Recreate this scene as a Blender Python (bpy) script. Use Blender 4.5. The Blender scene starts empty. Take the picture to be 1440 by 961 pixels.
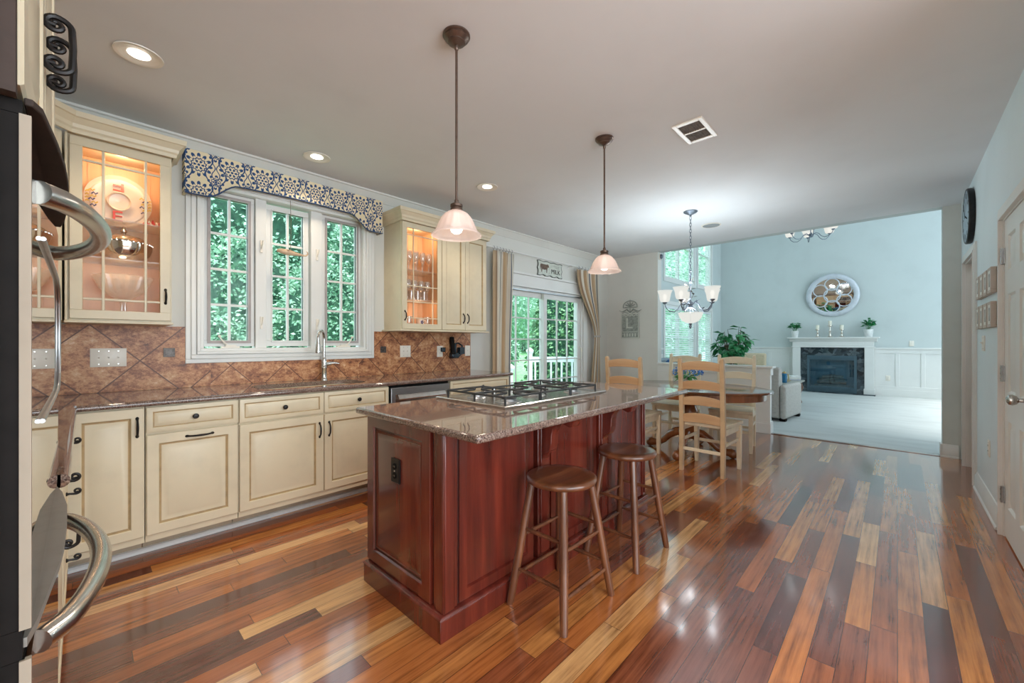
import bpy, bmesh, math, random
from mathutils import Matrix, Vector
C = bpy.context.scene.collection
PI = math.pi
rnd = random.Random(7)

# ------------------------------------------------------------------ camera, world, light, exposure
def lin(c):
    return tuple(((v/255)/12.92 if v/255 <= .04045 else ((v/255+.055)/1.055)**2.4) for v in c)
sc = bpy.context.scene
cam_d = bpy.data.cameras.new('camera'); cam = bpy.data.objects.new('camera', cam_d); C.objects.link(cam)
cam.location = (0, 0, 1.256)
cam.rotation_euler = (PI/2, 0, math.atan2(542, 572)-PI/2)
cam_d.sensor_width = 36; cam_d.lens = 572/1440*36; cam_d.shift_y = .00104
cam_d.clip_start = .03; cam_d.clip_end = 200
sc.camera = cam
sc.view_settings.view_transform = 'Standard'; sc.view_settings.look = 'None'
sc.view_settings.gamma = 1; sc.view_settings.use_curve_mapping = False
sc.view_settings.exposure = -0.5
sc.cycles.use_denoising = True
sc.cycles.max_bounces = 9; sc.cycles.diffuse_bounces = 5; sc.cycles.glossy_bounces = 5
sc.cycles.transparent_max_bounces = 16; sc.cycles.transmission_bounces = 8
sc.cycles.sample_clamp_indirect = 4
sc.cycles.caustics_reflective = False; sc.cycles.caustics_refractive = False
W = bpy.data.worlds.new('overcast_sky'); sc.world = W; W.use_nodes = True
bg = W.node_tree.nodes['Background']
bg.inputs[0].default_value = (.72, .89, 1.0, 1); bg.inputs[1].default_value = 4.2

def area(name, loc, rot, sx, sy, power, col):
    l = bpy.data.lights.new(name, 'AREA'); l.shape = 'RECTANGLE'; l.size = sx; l.size_y = sy
    l.energy = power; l.color = col
    o = bpy.data.objects.new(name, l); C.objects.link(o); o.location = loc; o.rotation_euler = rot; return o
def point(name, loc, power, col, r=.03):
    l = bpy.data.lights.new(name, 'POINT'); l.energy = power; l.color = col; l.shadow_soft_size = r
    o = bpy.data.objects.new(name, l); C.objects.link(o); o.location = loc; return o
def spot(name, loc, power, col, ang, r=.05):
    l = bpy.data.lights.new(name, 'SPOT'); l.energy = power; l.color = col; l.shadow_soft_size = r
    l.spot_size = ang; l.spot_blend = .6
    o = bpy.data.objects.new(name, l); C.objects.link(o); o.location = loc; return o
# added unseen fill lights behind and beside the camera and in the family room
area('window_light_back', (.8, -3.15, 1.6), (PI/2, 0, 0), 4.6, 2.2, 240, (.90, .96, 1))
area('window_light_side', (-2.95, -1.3, 1.6), (PI/2, 0, -PI/2), 2.6, 2.0, 105, (.96, .98, 1))
area('window_light_family', (10, -2.45, 2.9), (PI/2, 0, 0), 5, 3.6, 22, (.82, .92, 1))
area('skylight_family', (9.8, 1, 5.45), (0, 0, 0), 4, 3, 5, (.82, .92, 1))  # added fill from above, this ceiling has no skylight
sun_d = bpy.data.lights.new('sun', 'SUN'); sun_d.energy = 7.5; sun_d.angle = .35; sun_d.color = (1, .98, .93)
sun = bpy.data.objects.new('sun', sun_d); C.objects.link(sun); sun.rotation_euler = (math.radians(28), 0, math.radians(-12))
WARM = (1, .82, .62)
L_PENDANT, L_CHAND, L_FAM, L_CAN, L_PUCK = 40, 66, 22, 30, 3.4

# ------------------------------------------------------------------ object helpers
class MB:
    """collects shapes; coordinates are world coordinates when a root is given, else local"""
    def __init__(s, root=None):
        s.bm = bmesh.new(); s.M = Matrix.Identity(4); s.mi = 0
        if root is not None:
            s.M = (Matrix.Translation(root.location) @ Matrix.Rotation(root.rotation_euler.z, 4, 'Z')).inverted()
        s.base = s.M.copy()
    def at(s, loc=(0, 0, 0), rz=0, rx=0, ry=0):
        s.M = s.base @ Matrix.Translation(loc) @ Matrix.Rotation(rz, 4, 'Z') @ Matrix.Rotation(ry, 4, 'Y') @ Matrix.Rotation(rx, 4, 'X')
        return s
    def v(s, p): return s.bm.verts.new(s.M @ Vector(p))
    def f(s, vs, mi=None):
        try:
            fc = s.bm.faces.new(vs); fc.material_index = s.mi if mi is None else mi; return fc
        except ValueError: return None
    def box(s, x0, x1, y0, y1, z0, z1, mi=None):
        P = [s.v((x, y, z)) for z in (z0, z1) for y in (y0, y1) for x in (x0, x1)]
        for q in ((0, 2, 3, 1), (4, 5, 7, 6), (0, 1, 5, 4), (1, 3, 7, 5), (3, 2, 6, 7), (2, 0, 4, 6)):
            s.f([P[i] for i in q], mi)
        return s
    def rings(s, R, closed=True, cap0=True, cap1=True, mi=None):
        V = [[s.v(p) for p in r] for r in R]; n = len(V[0])
        for a, b in zip(V, V[1:]):
            for i in range(n if closed else n-1):
                j = (i+1) % n; s.f([a[i], a[j], b[j], b[i]], mi)
        if closed and cap0: s.f(V[0][::-1], mi)
        if closed and cap1: s.f(V[-1], mi)
        return s
    def lathe(s, prof, seg=20, c=(0, 0, 0), cap=True, flute=None, mi=None, sx=1, sy=1):
        R = []
        if len(prof) == 2 and min(prof[0][0], prof[1][0]) < 1e-4: cap = False
        for r, z in prof:
            R.append([(c[0]+sx*(r*(1+(flute[1]*math.cos(flute[0]*a) if flute else 0)))*math.cos(a),
                       c[1]+sy*(r*(1+(flute[1]*math.cos(flute[0]*a) if flute else 0)))*math.sin(a), c[2]+z)
                      for a in [2*PI*k/seg for k in range(seg)]])
        return s.rings(R, True, cap and prof[0][0] > 1e-4, cap and prof[-1][0] > 1e-4, mi)
    def cyl(s, p0, p1, r0, r1=None, seg=12, mi=None):
        return s.tube([p0, p1], [r0, r0 if r1 is None else r1], seg, mi)
    def tube(s, path, r, seg=8, mi=None, cap=True):
        P = [Vector(p) for p in path]; n = len(P)
        rr = r if isinstance(r, (list, tuple)) else [r]*n
        T = [(P[min(i+1, n-1)]-P[max(i-1, 0)]).normalized() for i in range(n)]
        up = Vector((0, 0, 1)) if abs(T[0].z) < .9 else Vector((1, 0, 0))
        N = (up-T[0]*up.dot(T[0])).normalized(); R = []
        for i in range(n):
            N = (N-T[i]*N.dot(T[i])).normalized(); B = T[i].cross(N)
            R.append([P[i]+(N*math.cos(2*PI*k/seg)+B*math.sin(2*PI*k/seg))*rr[i] for k in range(seg)])
        return s.rings(R, True, cap, cap, mi)
    def prism(s, poly, a0, a1, axis='x', mi=None):
        """poly in the two other axes, extruded along axis"""
        def pt(u, w, a):
            return {'x': (a, u, w), 'y': (u, a, w), 'z': (u, w, a)}[axis]
        A = [s.v(pt(u, w, a0)) for u, w in poly]; B = [s.v(pt(u, w, a1)) for u, w in poly]; n = len(poly)
        for i in range(n):
            j = (i+1) % n; s.f([A[i], A[j], B[j], B[i]], mi)
        s.f(A[::-1], mi); s.f(B, mi); return s
    def ring_rect(s, x0, x1, z0, z1, w, y0, y1, mi=None):
        """a picture-frame ring in the xz plane"""
        s.box(x0, x1, y0, y1, z1-w, z1, mi); s.box(x0, x1, y0, y1, z0, z0+w, mi)
        s.box(x0, x0+w, y0, y1, z0+w, z1-w, mi); s.box(x1-w, x1, y0, y1, z0+w, z1-w, mi); return s
    def panel(s, x0, z0, w, h, loops, glaze=(), mi=0, gmi=1):
        """nested rectangular loops (inset, y); the last is capped; strips in glaze get the glaze material"""
        V = []
        for ins, y in loops:
            V.append([s.v((x0+ins, y, z0+ins)), s.v((x0+w-ins, y, z0+ins)), s.v((x0+w-ins, y, z0+h-ins)), s.v((x0+ins, y, z0+h-ins))])
        for k, (a, b) in enumerate(zip(V, V[1:])):
            for i in range(4):
                j = (i+1) % 4; s.f([a[i], a[j], b[j], b[i]], gmi if k in glaze else mi)
        s.f(V[-1], mi); s.f(V[0][::-1], mi); return s
    def sphere(s, c, r, seg=14, ring=8, sx=1, sy=1, sz=1, mi=None):
        prof = [(max(1e-5, r*math.sin(PI*k/ring)), -r*sz*math.cos(PI*k/ring)) for k in range(ring+1)]
        return s.lathe(prof, seg, c, False, None, mi, sx, sy)
    def leaf(s, c, d, L, w, roll=0, mi=None, bend=.25):
        c = Vector(c); d = Vector(d).normalized(); up = Vector((0, 0, 1))
        if abs(d.z) > .95: up = Vector((1, 0, 0))
        t = d.cross(up).normalized(); n = t.cross(d)
        t, n = t*math.cos(roll)+n*math.sin(roll), n*math.cos(roll)-t*math.sin(roll)
        A = s.v(c); B = s.v(c+d*L*.5+t*w-n*L*bend*.2); D = s.v(c+d*L*.5-t*w-n*L*bend*.2); M_ = s.v(c+d*L*.5); E_ = s.v(c+d*L-n*L*bend)
        s.f([A, B, M_], mi); s.f([M_, B, E_], mi); s.f([A, M_, D], mi); s.f([M_, E_, D], mi)

def obj(name, mb, mats, parent=None, smooth=40, bevel=0, bseg=2):
    me = bpy.data.meshes.new(name)
    bmesh.ops.recalc_face_normals(mb.bm, faces=mb.bm.faces[:])
    mb.bm.to_mesh(me); mb.bm.free()
    for m in (mats if isinstance(mats, (list, tuple)) else [mats]): me.materials.append(m)
    if smooth:
        for p in me.polygons: p.use_smooth = True
        me.set_sharp_from_angle(angle=math.radians(smooth))
    o = bpy.data.objects.new(name, me); C.objects.link(o)
    if parent is not None: o.parent = parent
    if bevel:
        b = o.modifiers.new('bevel', 'BEVEL'); b.width = bevel; b.segments = bseg; b.limit_method = 'ANGLE'; b.angle_limit = math.radians(50)
    return o
def tag(o, label, cat, group=None, kind=None):
    o['label'] = label; o['category'] = cat
    if group: o['group'] = group
    if kind: o['kind'] = kind
    return o
def thing(name, label, cat, loc=(0, 0, 0), rz=0, group=None, kind=None):
    o = bpy.data.objects.new(name, None); C.objects.link(o); o.location = loc; o.rotation_euler = (0, 0, rz)
    o.empty_display_size = .1
    return tag(o, label, cat, group, kind)
def struct(name, mb, m, smooth=40, bevel=0, parent=None, label=None):
    o = obj(name, mb, m, parent, smooth, bevel)
    if parent is None: o['kind'] = 'structure'
    if label: o['label'] = label
    return o
def structroot(name, loc=(0, 0, 0), label=None):
    o = bpy.data.objects.new(name, None); C.objects.link(o); o.location = loc; o['kind'] = 'structure'; o.empty_display_size = .1
    if label: o['label'] = label
    return o
def dup(root, loc, rz=None, label=None, group=None):
    def cp(o, par):
        c = o.copy(); C.objects.link(c)
        if par is not None: c.parent = par
        for ch in o.children: cp(ch, c)
        return c
    r = cp(root, None); r.location = loc
    if rz is not None: r.rotation_euler = (0, 0, rz)
    if label: r['label'] = label
    if group: r['group'] = group
    return r
def text_bm(mb, body, size, depth, loc, rz=0, rx=PI/2, sx=1, roll=0, mi=0):
    cu = bpy.data.curves.new('lettering', 'FONT'); cu.body = body; cu.size = size; cu.extrude = depth
    cu.align_x = 'CENTER'; cu.align_y = 'CENTER'; cu.resolution_u = 3
    o = bpy.data.objects.new('lettering', cu); C.objects.link(o)
    bpy.context.view_layer.update()
    me = bpy.data.meshes.new_from_object(o.evaluated_get(bpy.context.evaluated_depsgraph_get()))
    M = mb.base @ Matrix.Translation(loc) @ Matrix.Rotation(rz, 4, 'Z') @ Matrix.Rotation(rx, 4, 'X') @ Matrix.Rotation(roll, 4, 'Z') @ Matrix.Diagonal((sx, 1, 1, 1))
    vs = [mb.bm.verts.new(M @ v.co) for v in me.vertices]
    for p in me.polygons:
        try:
            f = mb.bm.faces.new([vs[i] for i in p.vertices]); f.material_index = mi
        except ValueError: pass
    bpy.data.objects.remove(o); bpy.data.meshes.remove(me); bpy.data.curves.remove(cu)

# ------------------------------------------------------------------ materials
class X:
    """small arithmetic wrapper over Math nodes"""
    def __init__(s, nt, k): s.nt = nt; s.k = k
    def m(s, op, b=None, c=None):
        n = s.nt.nodes.new('ShaderNodeMath'); n.operation = op
        for i, q in enumerate((s, b, c)):
            if q is None: continue
            if isinstance(q, X): s.nt.links.new(q.k, n.inputs[i])
            else: n.inputs[i].default_value = q
        return X(s.nt, n.outputs[0])
    def __add__(s, b): return s.m('ADD', b)
    def __sub__(s, b): return s.m('SUBTRACT', b)
    def __mul__(s, b): return s.m('MULTIPLY', b)
    def __truediv__(s, b): return s.m('DIVIDE', b)
    def fl(s): return s.m('FLOOR')
    def fr(s): return s.m('FRACT')
    def lt(s, b): return s.m('LESS_THAN', b)
    def gt(s, b): return s.m('GREATER_THAN', b)
    def ab(s): return s.m('ABSOLUTE')
    def cos(s): return s.m('COSINE')
    def mx(s, b): return s.m('MAXIMUM', b)
    def mn(s, b): return s.m('MINIMUM', b)
def newmat(name):
    m = bpy.data.materials.new(name); m.use_nodes = True
    return m, m.node_tree, m.node_tree.nodes['Principled BSDF']
def coords(nt):
    tc = nt.nodes.new('ShaderNodeTexCoord'); sp = nt.nodes.new('ShaderNodeSeparateXYZ')
    nt.links.new(tc.outputs['Object'], sp.inputs[0])
    return tc.outputs['Object'], X(nt, sp.outputs[0]), X(nt, sp.outputs[1]), X(nt, sp.outputs[2])
def comb(nt, *a):
    n = nt.nodes.new('ShaderNodeCombineXYZ')
    for i, q in enumerate(a):
        if isinstance(q, X): nt.links.new(q.k, n.inputs[i])
        else: n.inputs[i].default_value = q
    return n.outputs[0]
def noise(nt, vec, scale, detail=4, rough=.55, out=0):
    n = nt.nodes.new('ShaderNodeTexNoise'); n.inputs['Scale'].default_value = scale
    n.inputs['Detail'].default_value = detail; n.inputs['Roughness'].default_value = rough
    nt.links.new(vec, n.inputs['Vector']); return X(nt, n.outputs[out])
def white(nt, vec):
    n = nt.nodes.new('ShaderNodeTexWhiteNoise'); n.noise_dimensions = '3D'; nt.links.new(vec, n.inputs['Vector']); return X(nt, n.outputs['Value'])
def ramp(nt, x, stops, interp='LINEAR'):
    n = nt.nodes.new('ShaderNodeValToRGB'); n.color_ramp.interpolation = interp
    e = n.color_ramp.elements
    while len(e) < len(stops): e.new(.5)
    for k, (p, c) in enumerate(stops): e[k].position = p; e[k].color = (*lin(c), 1)
    nt.links.new(x.k, n.inputs[0]); return n.outputs[0]
def mixc(nt, fac, a, b, mode='MIX'):
    n = nt.nodes.new('ShaderNodeMix'); n.data_type = 'RGBA'; n.blend_type = mode
    for q, i in ((fac, 0), (a, 6), (b, 7)):
        if isinstance(q, X): nt.links.new(q.k, n.inputs[i])
        elif isinstance(q, (int, float)): n.inputs[i].default_value = q
        elif isinstance(q, tuple): n.inputs[i].default_value = (*lin(q), 1)
        else: nt.links.new(q, n.inputs[i])
    return n.outputs[2]
def bump(nt, b, h, strength=.2, dist=.002):
    n = nt.nodes.new('ShaderNodeBump'); n.inputs['Strength'].default_value = strength; n.inputs['Distance'].default_value = dist
    nt.links.new(h.k, n.inputs['Height']); nt.links.new(n.outputs[0], b.inputs['Normal'])
def pm(name, col, rough=.5, metal=0, var=.06, scale=9, coat=0, bmp=0, bscale=60, stretch=None, spec=.5):
    """painted, cloth or metal surface with slight procedural variation"""
    m, nt, b = newmat(name); o, x, y, z = coords(nt)
    vec = o
    if stretch: vec = comb(nt, x*stretch[0], y*stretch[1], z*stretch[2])
    n = noise(nt, vec, scale)
    d = tuple(max(0, c*(1-var*1.6)) for c in col); l = tuple(min(255, c*(1+var*.6)) for c in col)
    nt.links.new(ramp(nt, n, [(.25, d), (.5, col), (.8, l)]), b.inputs['Base Color'])
    b.inputs['Roughness'].default_value = rough; b.inputs['Metallic'].default_value = metal
    b.inputs['Specular IOR Level'].default_value = spec
    if coat: b.inputs['Coat Weight'].default_value = coat; b.inputs['Coat Roughness'].default_value = .06
    if bmp: bump(nt, b, noise(nt, vec, bscale), bmp)
    return m
def wood(name, cols, rough=.3, coat=.4, axis='z', scale=14):
    m, nt, b = newmat(name); o, x, y, z = coords(nt)
    st = {'x': (.08, 1, 1), 'y': (1, .08, 1), 'z': (1, 1, .08)}[axis]
    vec = comb(nt, x*st[0], y*st[1], z*st[2])
    n = noise(nt, vec, scale, 6, .65)
    nt.links.new(ramp(nt, n, [(.3, cols[0]), (.52, cols[1]), (.72, cols[2])]), b.inputs['Base Color'])
    b.inputs['Roughness'].default_value = rough; b.inputs['Coat Weight'].default_value = coat; b.inputs['Coat Roughness'].default_value = .12
    return m
def glassy(name, tint=(1, 1, 1), refl=.08, rough=.0, body=None, bodyfac=0, kind='DIFFUSE'):
    """thin glass: clear or tinted pass-through, some gloss, optional frosted body"""
    m, nt, b = newmat(name); nt.nodes.remove(b); out = nt.nodes['Material Output']
    t = nt.nodes.new('ShaderNodeBsdfTransparent'); t.inputs[0].default_value = (*tint, 1)
    g = nt.nodes.new('ShaderNodeBsdfGlossy'); g.inputs['Roughness'].default_value = rough
    mx = nt.nodes.new('ShaderNodeMixShader')
    fr = nt.nodes.new('ShaderNodeLayerWeight'); fr.inputs[0].default_value = .5
    fx = X(nt, fr.outputs['Facing']).m('POWER', 4.0)*.35+refl
    nt.links.new(fx.k, mx.inputs[0]); nt.links.new(g.outputs[0], mx.inputs[2])
    src = t.outputs[0]
    if bodyfac:
        d = nt.nodes.new('ShaderNodeBsdfTranslucent'); d.inputs[0].default_value = (*body, 1)
        d2 = nt.nodes.new('ShaderNodeBsdfDiffuse'); d2.inputs[0].default_value = (*body, 1)
        m1 = nt.nodes.new('ShaderNodeMixShader'); m1.inputs[0].default_value = .45
        nt.links.new(d.outputs[0], m1.inputs[1]); nt.links.new(d2.outputs[0], m1.inputs[2])
        m2 = nt.nodes.new('ShaderNodeMixShader'); m2.inputs[0].default_value = bodyfac
        nt.links.new(src, m2.inputs[1]); nt.links.new(m1.outputs[0], m2.inputs[2]); src = m2.outputs[0]
    nt.links.new(src, mx.inputs[1]); nt.links.new(mx.outputs[0], out.inputs[0]); return m
def glow(name, col, strength, through=0):
    m, nt, b = newmat(name); nt.nodes.remove(b); out = nt.nodes['Material Output']
    e = nt.nodes.new('ShaderNodeEmission'); e.inputs[0].default_value = (*col, 1); e.inputs[1].default_value = strength
    if through:
        t = nt.nodes.new('ShaderNodeBsdfTransparent'); mx = nt.nodes.new('ShaderNodeMixShader'); mx.inputs[0].default_value = through
        nt.links.new(e.outputs[0], mx.inputs[1]); nt.links.new(t.outputs[0], mx.inputs[2]); nt.links.new(mx.outputs[0], out.inputs[0])
    else: nt.links.new(e.outputs[0], out.inputs[0])
    return m

def m_floor():
    m, nt, b = newmat('mixed_hardwood_planks'); o, x, y, z = coords(nt)
    w = .087
    row = (y/w).fl(); r1 = white(nt, comb(nt, row, 3.7, 1.1)); r2 = white(nt, comb(nt, row, 9.1, 5.3))
    L = r2*.8+.7
    px = (x+r1*7.0)/L; pid = px.fl()
    c1 = white(nt, comb(nt, row, pid, .5)); c2 = white(nt, comb(nt, row, pid, 8.5))
    base = ramp(nt, c1, [(0, (106, 64, 58)), (.2, (140, 80, 58)), (.42, (172, 100, 58)), (.62, (198, 122, 64)), (.8, (216, 148, 82)), (1, (238, 192, 134))])
    gv = comb(nt, x*2.2+c2*40.0, y*52.0, c2*9.0)
    g = noise(nt, gv, 1.0, 6, .65)
    g2 = noise(nt, comb(nt, x*5.0+c2*11.0, y*7.0, c2*3.0), 1.0, 3, .5)
    grain = ramp(nt, g*.75+g2*.25, [(.34, (128, 104, 90)), (.5, (222, 212, 204)), (.64, (255, 250, 244))])
    col = mixc(nt, .85, base, grain, 'MULTIPLY')
    ey = (y/w).fr(); ex = px.fr()
    seam = (ey.mn(ey*-1.0+1.0)*w).lt(.0011).mx((ex.mn(ex*-1.0+1.0)*L).lt(.0012))
    col = mixc(nt, seam*.75, col, (40, 20, 14))
    nt.links.new(col, b.inputs['Base Color'])
    rg = noise(nt, o, 3.0)*.10+.13
    nt.links.new(rg.k, b.inputs['Roughness']); b.inputs['Specular IOR Level'].default_value = .6
    b.inputs['Coat Weight'].default_value = .9; b.inputs['Coat Roughness'].default_value = .10
    bump(nt, b, c2*.25+noise(nt, o, 6.0)*.6-seam*.5, .12, .0015)
    return m
def m_tile(name, D, x0, z0):
    m, nt, b = newmat(name); o, x, y, z = coords(nt)
    p = (x-x0)/D; q = (z-z0)/D; a = p+q; c = p-q
    ea = a.fr(); ec = c.fr()
    grout = ea.mn(ea*-1.0+1.0).mn(ec.mn(ec*-1.0+1.0)).lt(.0105)
    t = white(nt, comb(nt, a.fl(), c.fl(), 2.0))
    n = noise(nt, comb(nt, x+t*9.0, y, z*1.3+t*5.0), 9.0, 8, .72)
    n2 = noise(nt, comb(nt, x*1.0+t*3.0, y, z*1.5), 46.0, 6, .75)
    f = n*.55+n2*.45+(t-.5)*.07
    col = ramp(nt, f, [(.36, (92, 54, 38)), (.45, (156, 98, 64)), (.51, (194, 138, 94)), (.56, (206, 158, 116)), (.64, (232, 200, 166))])
    col = mixc(nt, grout, col, (96, 58, 40))
    nt.links.new(col, b.inputs['Base Color']); b.inputs['Roughness'].default_value = .42
    bump(nt, b, n2*.5-grout*1.2, .25, .002)
    return m
def m_granite(name, stops, s=300):
    m, nt, b = newmat(name); o, x, y, z = coords(nt)
    v = nt.nodes.new('ShaderNodeTexVoronoi'); v.inputs['Scale'].default_value = s; nt.links.new(o, v.inputs['Vector'])
    bw = nt.nodes.new('ShaderNodeSeparateColor'); nt.links.new(v.outputs['Color'], bw.inputs[0])
    f = X(nt, bw.outputs[0])*.6+noise(nt, o, 60, 4)*.3+noise(nt, o, 9, 3)*.25-.07
    nt.links.new(ramp(nt, f, stops), b.inputs['Base Color'])
    b.inputs['Roughness'].default_value = .05; b.inputs['Specular IOR Level'].default_value = .6
    b.inputs['Coat Weight'].default_value = .35; b.inputs['Coat Roughness'].default_value = .02
    return m
def m_damask():
    m, nt, b = newmat('blue_cream_damask'); o, x, y, z = coords(nt)
    W_ = .205; H_ = .205
    p = x/W_; q = z/H_-.50
    def med(px, qz, n, k, ph):
        u = px.fr()-.5; w = (qz.fr()-.5)*.96
        r = (u*u+w*w).m('SQRT')/k; th = w.m('ARCTAN2', u)
        c = (th*n+ph).cos()
        leaf = c.gt(-.25)*(r+c*-.10).gt(.70)*(r+c*-.12).lt(.98)
        scal = ((r+c*.05)-.56).ab().lt(.055)
        inner = (th*(n/2)).cos().gt(-.1)*r.gt(.20)*r.lt(.42)
        return leaf.mx(scal).mx(inner).mx(r.lt(.11))
    A = med(p, q, 12.0, .37, 0.0); B = med(p+.5, q+.5, 8.0, .235, .6)
    wv = (((q*PI*2+PI*.5).cos()*.11+.30)-((p.fr()-.5).ab())).ab().lt(.022)
    wv2 = (((q*PI*4).cos()*.05+.43)-((p.fr()-.5).ab())).ab().lt(.016)
    wv = wv.mx(wv2)
    blue = A.mx(B).mx(wv)
    col = mixc(nt, blue, (232, 218, 184), (40, 74, 120))
    nt.links.new(col, b.inputs['Base Color']); b.inputs['Roughness'].default_value = .85
    bump(nt, b, noise(nt, o, 400), .15, .001); return m
def m_stripe():
    m, nt, b = newmat('striped_curtain_cloth'); nt2 = nt
    uvn = nt.nodes.new('ShaderNodeUVMap'); sp = nt.nodes.new('ShaderNodeSeparateXYZ'); nt.links.new(uvn.outputs[0], sp.inputs[0])
    u = X(nt, sp.outputs[0]).fr()
    nt.links.new(ramp(nt, u, [(0, (190, 166, 136)), (.28, (158, 136, 112)), (.34, (214, 208, 194)), (.54, (96, 108, 124)), (.59, (214, 208, 194)), (.70, (140, 138, 132)), (.78, (214, 208, 194)), (.88, (188, 160, 126))], 'CONSTANT'), b.inputs['Base Color'])
    b.inputs['Roughness'].default_value = .9; return m
def m_leaf(name, a, b_, c, rough=.5):
    m, nt, b = newmat(name); o, x, y, z = coords(nt)
    n = noise(nt, o, 7.0, 5, .7)
    nt.links.new(ramp(nt, n, [(.3, a), (.5, b_), (.72, c)]), b.inputs['Base Color']); b.inputs['Roughness'].default_value = rough
    return m

M = {}
M['floor'] = m_floor()
M['tile_left'] = m_tile('travertine_tile_left', .485, .184, .932); M['tile_mid'] = m_tile('travertine_tile_small', .391, .669, .932); M['tile_right'] = m_tile('travertine_tile_right', .49, 1.841, .932)
GR = [(.16, (38, 30, 30)), (.32, (84, 66, 60)), (.46, (124, 102, 92)), (.58, (100, 80, 74)), (.72, (158, 140, 128)), (.9, (66, 56, 56))]
M['granite'] = m_granite('brown_granite', GR); M['granite_island'] = m_granite('brown_granite_island', [(p, tuple(min(255, int(v*1.0)) for v in c)) for p, c in GR], 280)
M['damask'] = m_damask(); M['stripe'] = m_stripe()
M['cream'] = pm('cream_cabinet_paint', (218, 206, 178), .38, var=.03, scale=5)
M['glaze'] = pm('brown_glaze', (176, 150, 108), .45, var=.1, scale=20)
M['toekick'] = pm('toe_kick_paint', (176, 158, 134), .5)
M['white_trim'] = pm('white_trim_paint', (228, 229, 226), .35, var=.015, scale=3)
M['wall'] = pm('kitchen_wall_paint', (220, 220, 214), .7, var=.015, scale=2, bmp=.05, bscale=300)
M['wall_cool'] = pm('right_wall_paint', (224, 237, 242), .6, var=.015, scale=2)  # bluish tint stands in for cool daylight on off-white paint
M['wall_stub'] = pm('taupe_wall_paint', (206, 210, 204), .7, var=.02, scale=4)  # kitchen wall paint with the return's shade put into the colour
M['wall_family'] = pm('family_wall_paint', (202, 211, 210), .7, var=.015, scale=2)
M['ceiling'] = pm('ceiling_paint', (226, 228, 230), .85, var=.012, scale=2)
M['carpet'] = pm('pale_carpet', (186, 191, 190), .95, var=.05, scale=4, bmp=.4, bscale=260, stretch=(1, .3, 1))
M['cherry'] = wood('dark_cherry_wood', ((66, 24, 18), (98, 37, 27), (124, 52, 37)), .25, .45, 'z', 10)
M['cherry_dark'] = wood('dark_cherry_groove', ((44, 16, 14), (56, 20, 17), (70, 28, 22)), .35, .3, 'z', 10)
M['stoolwood'] = wood('walnut_stool_wood', ((74, 42, 27), (104, 62, 39), (136, 86, 55)), .3, .5, 'z', 16)
M['stoolseat'] = wood('walnut_seat_wood', ((76, 43, 26), (108, 64, 39), (146, 94, 60)), .28, .6, 'x', 14)
M['tablebase'] = wood('turned_table_wood', ((104, 60, 34), (140, 84, 48), (168, 108, 66)), .25, .6, 'z', 10)
M['tabletop'] = wood('table_wood', ((84, 50, 32), (112, 68, 42), (136, 88, 56)), .2, .7, 'y', 9)
M['chairpaint'] = pm('cream_chair_paint', (226, 213, 186), .42, var=.05, scale=8)
M['chairtan'] = pm('tan_chair_paint', (196, 168, 132), .42, var=.06, scale=8)  # warm light painted into the cream back posts of the near chairs
M['chairslat'] = wood('honey_slat_wood', ((172, 134, 98), (190, 154, 116), (206, 176, 140)), .45, .1, 'y', 9)  # warm-lit tone painted on the cream slats of the near chairs
M['iron'] = pm('dark_iron', (46, 44, 44), .38, .7, var=.15, scale=30)
M['bronze'] = pm('brushed_bronze', (112, 94, 84), .38, .8, var=.1, scale=30)
M['pewter'] = pm('pewter_metal', (120, 130, 142), .4, .7, var=.12, scale=20)
M['steel'] = pm('brushed_steel', (196, 194, 190), .24, 1, var=.05, scale=30, stretch=(1, 1, .1))
M['steel_dull'] = pm('satin_steel', (170, 172, 174), .34, 1, var=.06, scale=30, stretch=(.1, 1, 1))
M['chrome'] = pm('polished_steel', (214, 214, 214), .07, 1, var=.02)
M['mirrorglass'] = pm('dark_oven_glass', (205, 203, 200), .012, 1, var=.005, scale=1)
M['black'] = pm('black_enamel', (22, 19, 18), .7, var=.2, scale=40, spec=.15)
M['blackmatte'] = pm('cast_iron', (40, 42, 44), .55, .2, var=.15, scale=60)
M['grey_lip'] = pm('grey_trim_plastic', (128, 124, 118), .5, var=.04, scale=40)
M['dark_lip'] = pm('dark_trim_plastic', (60, 50, 46), .7, var=.06, scale=40, spec=.2); M['striptrim'] = pm('warm_grey_edge_strip', (150, 140, 126), .6, var=.05, spec=.2)
M['whiteplastic'] = pm('white_plastic', (238, 232, 220), .35, var=.01)
M['accent'] = pm('pewter_accent_tile', (84, 78, 74), .35, .6, var=.4, scale=90, bmp=.6, bscale=120)
M['glass'] = glassy('window_glass', (.97, 1, .99), .006)
M['cabglass'] = glassy('cabinet_glass', (1, 1, 1), .004)
M['crystal'] = glassy('crystal_glass', (.97, .97, .96), .16, .02, (1, .96, .9), .24)
M['frost'] = glassy('ribbed_frosted_glass', (1, .96, .94), .04, .12, (.95, .85, .83), .62)
M['alabaster'] = glassy('alabaster_glass', (1, 1, .97), .03, .2, (1, .98, .92), .85)
M['bulb'] = glow('lit_bulb', (1, .93, .84), 3.5, .45)
M['shadeglow'] = glow('lit_glass_shade', (1, 1, .93), 1.15, .35)
M['canlens'] = glow('lit_can_lens', (1, .93, .82), 9)
M['beadboard'] = wood('maple_cabinet_lining', ((214, 172, 132), (228, 186, 146), (236, 198, 160)), .5, .1, 'z', 12)
M['silver'] = pm('polished_silver', (222, 214, 204), .1, 1, var=.04)
M['platter'] = pm('cream_ceramic', (240, 226, 206), .25, var=.03)
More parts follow.
